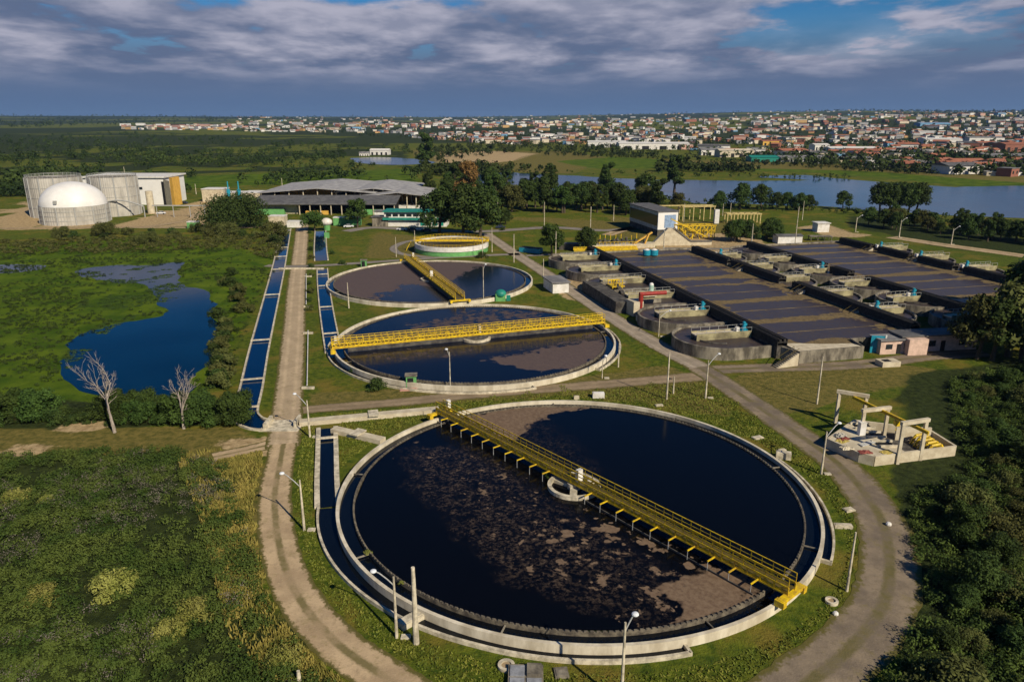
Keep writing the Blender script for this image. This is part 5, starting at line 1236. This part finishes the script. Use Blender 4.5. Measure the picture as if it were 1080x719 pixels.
# bushes by the pond and canal
for k in range(34):
    x = -10+k*7.8+rn.rand()*4
    plant((bush, bush_o, bush, near_a)[rn.randint(4)], (x, 436+rn.rand()*12), .75+.4*rn.rand() if True else 1, 'bush in the dark hedge row below the pond', sxyz=None, group='hedge row below the pond')
for k in range(22):
    plant((bush, bush_o)[k % 2], (222+rn.rand()*20+(16 if k < 8 else 0), 290+k*5.6+rn.rand()*6), .9+.7*rn.rand(), 'bush on the marsh edge left of the left canal', group='bushes left of the left canal')
for k in range(22): plant((bush, bush_o, near_c)[k % 3], (60+rn.rand()*240, 242+rn.rand()*16), 1.0+.9*rn.rand(), 'bush in the marsh margin below the panelled tanks', group='bushes in the marsh margin')
for k in range(10): plant((bush, bush_o)[k % 2], (326+rn.rand()*3, 246+k*9), .5+.3*rn.rand(), 'small shrub in the row on the right verge of the dirt road', group='shrubs on the road verge')
plant(bush, (398, 411), 1.15, 'dark round bush on the grass left of the green box hut'); plant(bush, (372, 392), .45, 'small bush on the grass left of the middle basin'); plant(bush, (361, 279), .8, 'dark bush by the crossing path right of the canal')
plant(bush, (350, 268), .7, 'small dark bush beside the right canal on the lawn'); plant(bush, (508, 272), 1.2, 'bush at the foot of the raised tank'); plant(bush, (530, 243), .8, 'bush on the lawn edge by the asphalt road')
for q, s, lab in (((120, 625), 1.25, 'broad yellow green bush in the left scrub'), ((203, 650), 1.0, 'bright yellow green bush in the left scrub, right of the broad one'), ((178, 672), .9, 'fresh green tuft bush lower in the left scrub'), ((18, 528), .9, 'pale yellow bush at the left edge of the scrub'), ((50, 530), .55, 'light green bush beside the pale yellow one'), ((45, 632), .9, 'olive bush at the lower left of the scrub'), ((300, 700), .9, 'bright green bush at the bottom near the dirt road')): plant(bush_y, q, s, lab)
# weeds growing out of the basin rim
for q, s in (((388, 590), .22), ((424, 622), .16)): o = plant(bush_y, q, s, 'green weed sprouting on the '+('upper' if s > .2 else 'lower')+' left weir of the nearest basin'); o.location.z = .8; o['category'] = 'weed'
o = plant(bush, (576, 507), .42, 'green plant tuft growing beside the centre well of the nearest basin'); o.location.z = .7
# dead trees
def dead(label, px, h, seed, lean=0):
    rs = random.Random(seed); t = thing('dead_tree', label, 'dead tree', (*P(*px), 0)); tr = MB(); bb = MB()
    def grow(p, d, l, r_, lev):
        for sg in range(3):
            q = p+d*(l/3); (tr if lev < 1 else bb).tube(p, q, r_*(1-.1*sg), r_*(.9-.1*sg), 7 if lev < 2 else 4, False); p = q
            d = (d+Vector((rs.uniform(-1, 1), rs.uniform(-1, 1), rs.uniform(-.3, .5)))*.16).normalized()
            if lev >= 1 and lev < 5 and rs.random() < .5:
                sd_ = (d*.6+Vector((rs.uniform(-1, 1), rs.uniform(-1, 1), rs.uniform(-.3, .5)))).normalized(); grow(p, sd_, l*rs.uniform(.3, .5), max(.016, r_*.4), max(lev+2, 4))
        if lev >= 6: return
        for k in range(3 if lev == 0 else 2):
            nd = (d*1.0+Vector((rs.uniform(-1, 1), rs.uniform(-1, 1), rs.uniform(-.1, .5)))*(.5 if lev < 2 else .6)).normalized()
            grow(p, nd, l*rs.uniform(.55, .95), max(.018, r_*rs.uniform(.5, .7)), lev+1)
    grow(Vector((0, 0, 0)), Vector((lean, 0, 1)).normalized(), h*.28, h*.027, 0)
    tr.build('trunk', DEADW, t); bb.build('branches', DEADW, t)
dead('taller bare grey dead tree standing before the pond', (121, 456), 10.0, 3, -.05)
dead('smaller bare dead tree with pale twigs right of the taller one', (194, 452), 9.2, 6, -.03)
for pr in protos:
    for ch in KIDS.get(pr.name, []): bpy.data.objects.remove(ch)
    bpy.data.objects.remove(pr)
# ------------------------------------------------------------------ scrub, weeds and grass that nobody could count
def scatter(poly, n, rs, dens=None):
    xs_ = [p[0] for p in poly]; ys_ = [p[1] for p in poly]; out = np.zeros((0, 2))
    while len(out) < n:
        x = rs.uniform(min(xs_), max(xs_), n*2); y = rs.uniform(min(ys_), max(ys_), n*2); k = inside(poly, x, y)
        if dens is not None: k &= rs.rand(len(x)) < dens(x, y)
        out = np.vstack([out, np.stack([x[k], y[k]], 1)])
    return out[:n]
def clumps(name, label, poly, n, per, r, hh, leaf, m, rs, dens=None, cat='undergrowth', up=.3, zs=.8):
    pts = scatter(poly, n, rs, dens); Vs = []
    for s in range(0, n, 400):
        p = pts[s:s+400]; rad = r*(.4+.9*rs.rand(len(p))); c = np.concatenate([p, (rad*hh)[:, None]], 1)
        Vs.append(leaves(c, rad, len(p)*per, leaf, rs, zs*hh, .3, 1.0, up))
    V = np.concatenate(Vs); o = mesh_np(name, V, quads(V), m); return tag(o, label, cat, None, 'stuff')
rs = np.random.RandomState(5)
LS = PP([(-60, 492), (60, 478), (180, 474), (240, 496), (258, 560), (280, 640), (340, 719), (400, 790), (-60, 790)])
clumps('scrub', 'dense low dark green scrub covering the lower left field', LS, 2600, 55, .85, .7, .13, SCRUB, rs, lambda x, y: .25+1.1*(fbm(x/5, y/5, 3) > .47))
clumps('weeds', 'grey pinkish seed heads scattered over the lower left scrub', LS, 900, 22, .7, 1.0, .07, SEED, rs, lambda x, y: 1.0*(fbm(x/7+9, y/7, 3) > .52), 'weeds')
GR = PP([(185, 480), (225, 474), (276, 474), (282, 540), (296, 610), (330, 660), (400, 740), (330, 760), (240, 670), (215, 560)])
TH = PP([(1000, 400), (1100, 385), (1190, 450), (1190, 830), (880, 830), (950, 700), (978, 640), (968, 600), (958, 560), (962, 525), (1000, 505), (1025, 490), (1005, 450)])
clumps('undergrowth', 'dark undergrowth beneath the thicket on the right', TH, 2600, 60, .9, .8, .13, LEAFD2, rs)
MG = PP([(0, 255), (120, 250), (300, 250), (292, 275), (240, 262), (100, 268), (0, 268)])
clumps('marsh_weeds', 'patchy weeds in the far margin of the marsh', MG, 700, 30, 1.3, .5, .3, LEAFO, rs, None, 'weeds')
MB_ = PP([(0, 262), (240, 262), (285, 280), (258, 340), (235, 420), (210, 430), (228, 350), (215, 300), (100, 300), (60, 380), (40, 420), (0, 425)])
clumps('water_plants', 'low dark water plants on the bright green marsh', MB_, 900, 14, .9, .15, .2, LEAFD, rs, lambda x, y: 1.0*(fbm(x/10, y/10, 3) > .55), 'water plants', .8)
clumps('water_plants', 'pale green floating plants on the upper arm of the pond', PP([(85, 283), (200, 275), (215, 300), (165, 325), (120, 345), (70, 390), (60, 350), (100, 300)]), 1300, 16, .7, .10, .16, LEAF, rs, lambda x, y: 1.0*(fbm(x/7+3, y/7, 3) > .54), 'water plants', 2.5)
clumps('marsh_tussocks', 'darker grass tussocks dotted over the bright marsh', PP([(0, 262), (240, 262), (290, 285), (262, 340), (240, 415), (0, 425)]), 1500, 22, .55, .5, .16, LEAF, rs, lambda x, y: (.15+.85*(fbm(x/12, y/12, 3) > .5))*(~inside(PONDP, x, y)), 'tussocks', .6)
# grass tufts on the mown verges: small blades in one object
def tufts(name, label, poly, n, h, m, rs, excl=(), dens=None):
    p = scatter(poly, n, rs, dens); k = np.ones(len(p), bool)
    for (cx, cy, r_) in excl: k &= np.hypot(p[:, 0]-cx, p[:, 1]-cy) > r_
    for rp, hw in ROADS:
        if len(rp) < 2 or rp[:, 1].min() > 175: continue
        q = p[:, None, :]-rp[None, :, :]; k &= (np.hypot(q[..., 0], q[..., 1]).min(1) > hw*.9+.6)
    p = p[k]; n = len(p); a = rs.rand(n)*6.28; hh = h*(.4+rs.rand(n)); w_ = .07+.07*rs.rand(n); lx, ly = rs.normal(size=n)*.1, rs.normal(size=n)*.1
    ca_, sa = np.cos(a)*w_, np.sin(a)*w_; z0 = np.zeros(n)
    V = np.stack([np.stack([p[:, 0]-ca_, p[:, 1]-sa, z0], 1), np.stack([p[:, 0]+ca_, p[:, 1]+sa, z0], 1), np.stack([p[:, 0]+ca_*.3+lx, p[:, 1]+sa*.3+ly, hh], 1), np.stack([p[:, 0]-ca_*.3+lx, p[:, 1]-sa*.3+ly, hh], 1)], 1).reshape(-1, 3)
    return tag(mesh_np(name, V, quads(V), m), label, 'grass', None, 'stuff')
# ------------------------------------------------------------------ far woods: one object of stuff each
LAKES = [PP([(540, 180), (1100, 186), (1300, 214), (1300, 240), (690, 212), (540, 202)]), PP([(180, 152), (280, 155), (280, 161), (180, 159)]), PP([(365, 164), (460, 166), (465, 178), (370, 175)])]
def wood(name, label, polys, n, rs, h=(6, 13), per=34, leaf=1.5, m=LEAFFAR, dens=None, img=True):
    Vs = []
    for poly, nn in zip(polys, n):
        q = scatter(poly, nn, rs); x = []; 
        for a, b in q: x.append(P(a, b))
        p = np.array(x)
        if dens is not None: p = p[rs.rand(len(p)) < dens(p[:, 0], p[:, 1])]
        for lk in (LAKES if h[1] > 5 else []): p = p[~inside(lk, p[:, 0], p[:, 1])]
        hh = rs.uniform(h[0], h[1], len(p))*(.55+.45*rs.rand(len(p))); d = np.hypot(p[:, 0], p[:, 1]); g_ = hill(p[:, 0], p[:, 1])
        nb = 4; cs = []; rd = []
        for k in range(nb):
            a = rs.rand(len(p))*6.28; rr_ = hh*.35*rs.rand(len(p))
            cs.append(np.stack([p[:, 0]+np.cos(a)*rr_, p[:, 1]+np.sin(a)*rr_, g_+hh*(.35+.33*rs.rand(len(p)))], 1)); rd.append(hh*(.25+.12*rs.rand(len(p))))
        cs = np.concatenate(cs); rd = np.concatenate(rd)
        N_ = len(p)*per
        b = rs.randint(0, len(cs), N_); dd = rs.normal(size=(N_, 3)); dd /= np.linalg.norm(dd, axis=1)[:, None]
        pp = cs[b]+dd*rd[b][:, None]*(.6+.4*rs.rand(N_))[:, None]
        nn_ = dd+rs.normal(size=(N_, 3))*.4+np.array([0, 0, .3]); nn_ /= np.linalg.norm(nn_, axis=1)[:, None]
        a_ = np.cross(nn_, rs.normal(size=(N_, 3))); a_ /= np.linalg.norm(a_, axis=1)[:, None]; c_ = np.cross(nn_, a_)
        s = leaf*(.5+.8*rs.rand(N_))*(rd[b]/3.0); s = s[:, None]
        Vs.append(np.stack([pp-a_*s, pp-c_*s*.7, pp+a_*s, pp+c_*s*.7], 1).reshape(-1, 3))
    V = np.concatenate(Vs); return tag(mesh_np(name, V, quads(V), m), label, 'woodland', None, 'stuff')
rs = np.random.RandomState(77)
wood('woodland', 'dark woodland spreading behind the panelled tanks on the left', [[(-80, 150), (130, 142), (300, 150), (430, 158), (440, 175), (330, 180), (200, 176), (60, 186), (-80, 196)], [(-80, 190), (60, 186), (190, 190), (200, 205), (130, 210), (20, 208), (-80, 214)], [(200, 186), (440, 184), (440, 192), (300, 196), (200, 200)]], [2300, 650, 260], rs, h=(5, 13), per=56, leaf=.95, dens=lambda x, y: .06+.94*(fbm(x/55, y/90, 3) > .46))
wood('woodland', 'wooded strips between the fields and lagoons beyond the sheds', [[(430, 162), (520, 150), (700, 162), (690, 168), (560, 160), (450, 172)], [(440, 178), (540, 178), (700, 184), (690, 186), (560, 186), (440, 186)], [(690, 176), (800, 180), (800, 188), (700, 188)]], [280, 200, 200], rs)
wood('woodland', 'band of trees along the foot of the town', [[(560, 160), (740, 168), (900, 178), (1090, 190), (1090, 194), (900, 181), (740, 171), (560, 164)]], [300], rs, h=(4, 8))
wood('woodland', 'scattered trees among the houses of the town', [[(250, 130), (560, 132), (700, 134), (1090, 134), (1090, 190), (900, 178), (740, 166), (560, 156), (430, 148), (250, 142)]], [6500], rs, h=(6, 14), per=22, dens=lambda x, y: .25+.75*(fbm(x/170, y/170, 3) > .5))
wood('woodland', 'wooded low hills along the horizon', [[(-80, 126.5), (500, 126.5), (1160, 126.2), (1160, 131), (500, 130), (130, 134), (-80, 142)], [(780, 127), (1160, 127), (1160, 136), (960, 134), (900, 130)]], [1800, 1100], rs, h=(16, 30), per=18)
wood('reed_bed', 'low bushes along the lake banks', [[(690, 208), (760, 216), (920, 224), (1090, 238), (1090, 250), (920, 228), (760, 222), (690, 214)], [(540, 180), (900, 186), (900, 190), (540, 183)]], [240, 120], rs, h=(2, 4.5), per=30)
# ------------------------------------------------------------------ the town
rt = random.Random(99)
WCOL = {'white': (.74, .72, .68), 'cream': (.62, .54, .40), 'pink': (.55, .34, .27), 'ochre': (.55, .35, .14), 'blue': (.16, .34, .52), 'grey': (.36, .36, .36), 'red brick': (.30, .12, .08)}
RCOL = {'terracotta': TERRA, 'grey': GREYR, 'white': WHITE, 'dark': DARKR}
WM = {k: simple('house_wall_'+k.replace(' ', '_'), v, .8, .12, .3) for k, v in WCOL.items()}
zones = [([(560, 152), (700, 156), (760, 164), (900, 176), (1085, 188), (1085, 150), (900, 142), (700, 138), (560, 136)], 640),
         ([(700, 126.8), (1085, 126.5), (1085, 150), (700, 140)], 620), ([(250, 127.5), (700, 127), (700, 140), (560, 140), (430, 140), (250, 134)], 430), ([(255, 137), (380, 137.5), (440, 139), (430, 143), (255, 141)], 90),
         ([(430, 143), (560, 143), (560, 154), (500, 151), (430, 146)], 100), ([(130, 134.5), (250, 134.5), (262, 138), (245, 140), (130, 139)], 110)]
H = []
occ = {}
for poly, n in zones:
    k = 0; tr = 0
    while k < n and tr < n*6:
        tr += 1; xx = rt.uniform(min(p[0] for p in poly), max(p[0] for p in poly)); yy = rt.uniform(min(p[1] for p in poly), max(p[1] for p in poly))
        if not inside(poly, np.array([xx]), np.array([yy]))[0]: continue
        x, y = P(xx, yy)
        if fbm(np.array([x/130]), np.array([y/130]), 2)[0] < .34: continue
        key = (int(x/13), int(y/13))
        if key in occ: continue
        occ[key] = 1
        l_ = rt.uniform(9, 16); d_ = rt.uniform(8, 12); h_ = rt.choice((3, 3.3, 3.6, 6, 6.4))
        if rt.random() < .07: l_ *= 2.3; d_ *= 1.8; h_ = 7
        if y > 2500: l_ *= 1.5; h_ *= 1.4
        H.append((x, y, float(hill(x, y)), l_, d_, h_, rt.uniform(-.7, .7), rt.choices(list(WCOL), (42, 18, 8, 8, 3, 9, 10))[0], rt.choices(list(RCOL), (46, 28, 12, 14))[0])); k += 1
H.sort(key=lambda q: q[1])
base_w = {}; base_r = {}
def hv(l, d, h): return [(-l/2, -d/2, 0), (l/2, -d/2, 0), (l/2, d/2, 0), (-l/2, d/2, 0), (-l/2, -d/2, h), (l/2, -d/2, h), (l/2, d/2, h), (-l/2, d/2, h)]
UW_ = {}
for k, m in WM.items():
    for s in (0, 1):
        b = MB().add(hv(1, 1, 1), [(0, 1, 5, 4), (1, 2, 6, 5), (2, 3, 7, 6), (3, 0, 4, 7)]); me = bpy.data.meshes.new('wall'); me.from_pydata(b.v, [], b.f); me.materials.append(m); UW_[k] = me
URF = {}; UWN = bpy.data.meshes.new('window')
b = MB()
b.box(-.08, .08, -.515, -.5, .35, .7)
UWN.from_pydata(b.v, [], b.f); UWN.materials.append(GLASS)
for k, m in RCOL.items():
    b = MB()
    if k in ('terracotta', 'dark'): b.add([(-.55, -.55, 1), (.55, -.55, 1), (.55, .55, 1), (-.55, .55, 1), (-.55, 0, 1.35), (.55, 0, 1.35)], [(0, 1, 5, 4), (2, 3, 4, 5), (0, 4, 3), (1, 2, 5), (0, 3, 2, 1)])
    else: b.box(-.53, .53, -.53, .53, 1.001, 1.08)
    me = bpy.data.meshes.new('roof'); me.from_pydata(b.v, [], b.f); me.materials.append(m); URF[k] = me
for i, (x, y, z, l_, d_, h_, a, wc, rc_) in enumerate(H[:300]):
    side = 'left' if x < 250 else ('middle' if x < 480 else 'right'); rw = 'first town rows' if i < 120 else 'farther town rows'
    t = thing('house', f'{"two storey" if h_ > 5 else "low"} {wc} house with {rc_} roof, {side} part of the {rw}', 'house', (x, y, z), a, 'houses of the town beyond the lake'); t.scale = (l_, d_, h_)
    for nm, me, ox in (('wall', UW_[wc], 0), ('roof', URF[rc_], 0), ('window', UWN, -.25), ('window', UWN, .25))[:4 if i < 150 else 2]:
        o = bpy.data.objects.new(nm, me); col.objects.link(o); o.parent = t; o.location.x = ox
rest = H[300:]
Vw, Fw, mi = [], [], []; mats = list(WM.values())+list(RCOL.values()); wi = list(WCOL); ri = list(RCOL)
for x, y, z, l_, d_, h_, a, wc, rc_ in rest:
    b0 = len(Vw); c_, s_ = math.cos(a), math.sin(a)
    vs = hv(l_, d_, h_)+[(-l_*.53, -d_*.53, h_), (l_*.53, -d_*.53, h_), (l_*.53, d_*.53, h_), (-l_*.53, d_*.53, h_), (-l_*.53, 0, h_+1.4), (l_*.53, 0, h_+1.4)]
    Vw += [(x+q[0]*c_-q[1]*s_, y+q[0]*s_+q[1]*c_, z+q[2]) for q in vs]
    fs = [(0, 1, 5, 4), (1, 2, 6, 5), (2, 3, 7, 6), (3, 0, 4, 7), (8, 9, 13, 12), (10, 11, 12, 13)]
    Fw += [tuple(b0+q for q in f) for f in fs]; mi += [wi.index(wc)]*4+[7+ri.index(rc_)]*2
me = bpy.data.meshes.new('distant_houses'); me.from_pydata(Vw, [], Fw)
for m in mats: me.materials.append(m)
me.polygons.foreach_set('material_index', mi); me.update()
o = bpy.data.objects.new('distant_houses', me); col.objects.link(o); tag(o, 'mass of tiny far houses climbing to the horizon', 'houses', None, 'stuff')
# landmark sheds and halls in the town
for (x, y, l_, d_, h_, wm, rf, lab) in ((690, 158, 105, 30, 9, WHITE, WHITE, 'long white warehouse in the middle of the town front'), (640, 156, 60, 26, 9, WM['white'], WHITE, 'white warehouse left of the long white warehouse'), (777, 166, 42, 20, 8, WM['cream'], WM['cream'], 'big cream hall at the town edge'), (752, 164, 30, 18, 7, WHITE, GREYR, 'white hall left of the big cream hall'),
        (815, 171, 46, 22, 5, DGREEN, DGREEN, 'dark green shed at the near edge of the town'), (850, 171, 56, 22, 5, GREYP, GREYR, 'grey shed right of the dark green shed'), (900, 163, 60, 26, 8, BLUEW, WHITE, 'white and blue hall in the town'), (905, 172, 60, 15, 5, WM['cream'], GREYR, 'low cream shed row below the white and blue hall'),
        (995, 154, 60, 30, 9, WHITE, WHITE, 'white hall in the upper right of the town'), (985, 142, 90, 30, 9, WM['blue'], BLUEW, 'bright blue shed roof in the upper right of the town'), (1040, 153, 60, 30, 9, WHITE, GREYR, 'white hall at the upper right edge of the town'), (1075, 161, 40, 30, 11, WM['red brick'], TERRA, 'rust red hall at the right edge of the town'),
        (1029, 181, 22, 8, 5, TEAL, TEAL, 'turquoise house in the front row at the right'), (1010, 181, 12, 8, 5.5, WM['cream'], CREAM, 'cream block left of the turquoise house'), (867, 159, 22, 20, 8, WHITE, WHITE, 'small bright white hall in the town centre'), (815, 154, 35, 20, 7, ORANGE, TERRA, 'orange hall above the dark green shed'), (1065, 171, 50, 26, 7, GREYP, GREYR, 'grey arched hall near the right edge of the town'),
        (400, 163.5, 24, 14, 6, WHITE, WHITE, 'white building standing alone on the lagoon bank'), (384, 164.5, 12, 8, 3.4, WHITE, GREYR, 'low white annex left of the lone lagoon building')):
    gx, gy = P(x, y); zz0 = float(hill(gx, gy))-.3
    t = thing('warehouse', lab, 'warehouse', (gx, gy, zz0), rt.uniform(-.1, .1)); wl = MB().box(-l_/2, l_/2, 0, d_, 0, h_).build('wall', wm, t)
    MB().add([(-l_/2-.5, -.5, h_), (l_/2+.5, -.5, h_), (l_/2+.5, d_+.5, h_), (-l_/2-.5, d_+.5, h_), (-l_/2-.5, d_/2, h_+2), (l_/2+.5, d_/2, h_+2)], [(0, 1, 5, 4), (2, 3, 4, 5), (0, 4, 3), (1, 2, 5), (0, 3, 2, 1)]).build('roof', rf, t)
    for k in range(4): xx = -l_/2+l_*(k+.5)/4; MB().box(xx-l_*.05, xx+l_*.05, -.08, -.01, 0, h_*.6).build('door', DARK, wl)
# ------------------------------------------------------------------ grass tufts on the near verges
rs = np.random.RandomState(8)
GV = PP([(300, 470), (330, 440), (600, 405), (740, 400), (860, 470), (930, 540), (945, 600), (900, 690), (840, 760), (420, 760), (330, 660), (296, 560)])
tufts('grass', 'short rough grass around the nearest basin', GV, 110000, .15, mat_leaf('grass_blades', (.045, .075, .008), (.150, .150, .025), .35), rs, [(*BAS[0], RO+2.4), ]+[(*P(345, 448+6*k), 1.9) for k in range(16)])
tufts('tall_grass', 'tall yellowish grass on the left verge of the dirt road', GR, 30000, .45, mat_leaf('dry_grass_blades', (.10, .10, .02), (.24, .19, .05), .5), rs, (), lambda x, y: .12+.9*(fbm(x/3.5, y/3.5, 3)+.11*np.clip(x+38, -9, 5)/5 > .52))
# ------------------------------------------------------------------ haze
m, b = newmat('haze'); nt.nodes.remove(b)
pv = N('ShaderNodeVolumePrincipled'); pv.inputs['Color'].default_value = (.36, .60, 1, 1); pv.inputs['Density'].default_value = .000035; pv.inputs['Anisotropy'].default_value = .1
L(pv.outputs[0], [n for n in nt.nodes if n.type == 'OUTPUT_MATERIAL'][0].inputs['Volume'])
MB().box(-17500, 17500, -900, 18600, -3, 175).build('haze', m, None, 'thin bluish air haze over the whole plain', 'haze', kind='stuff')
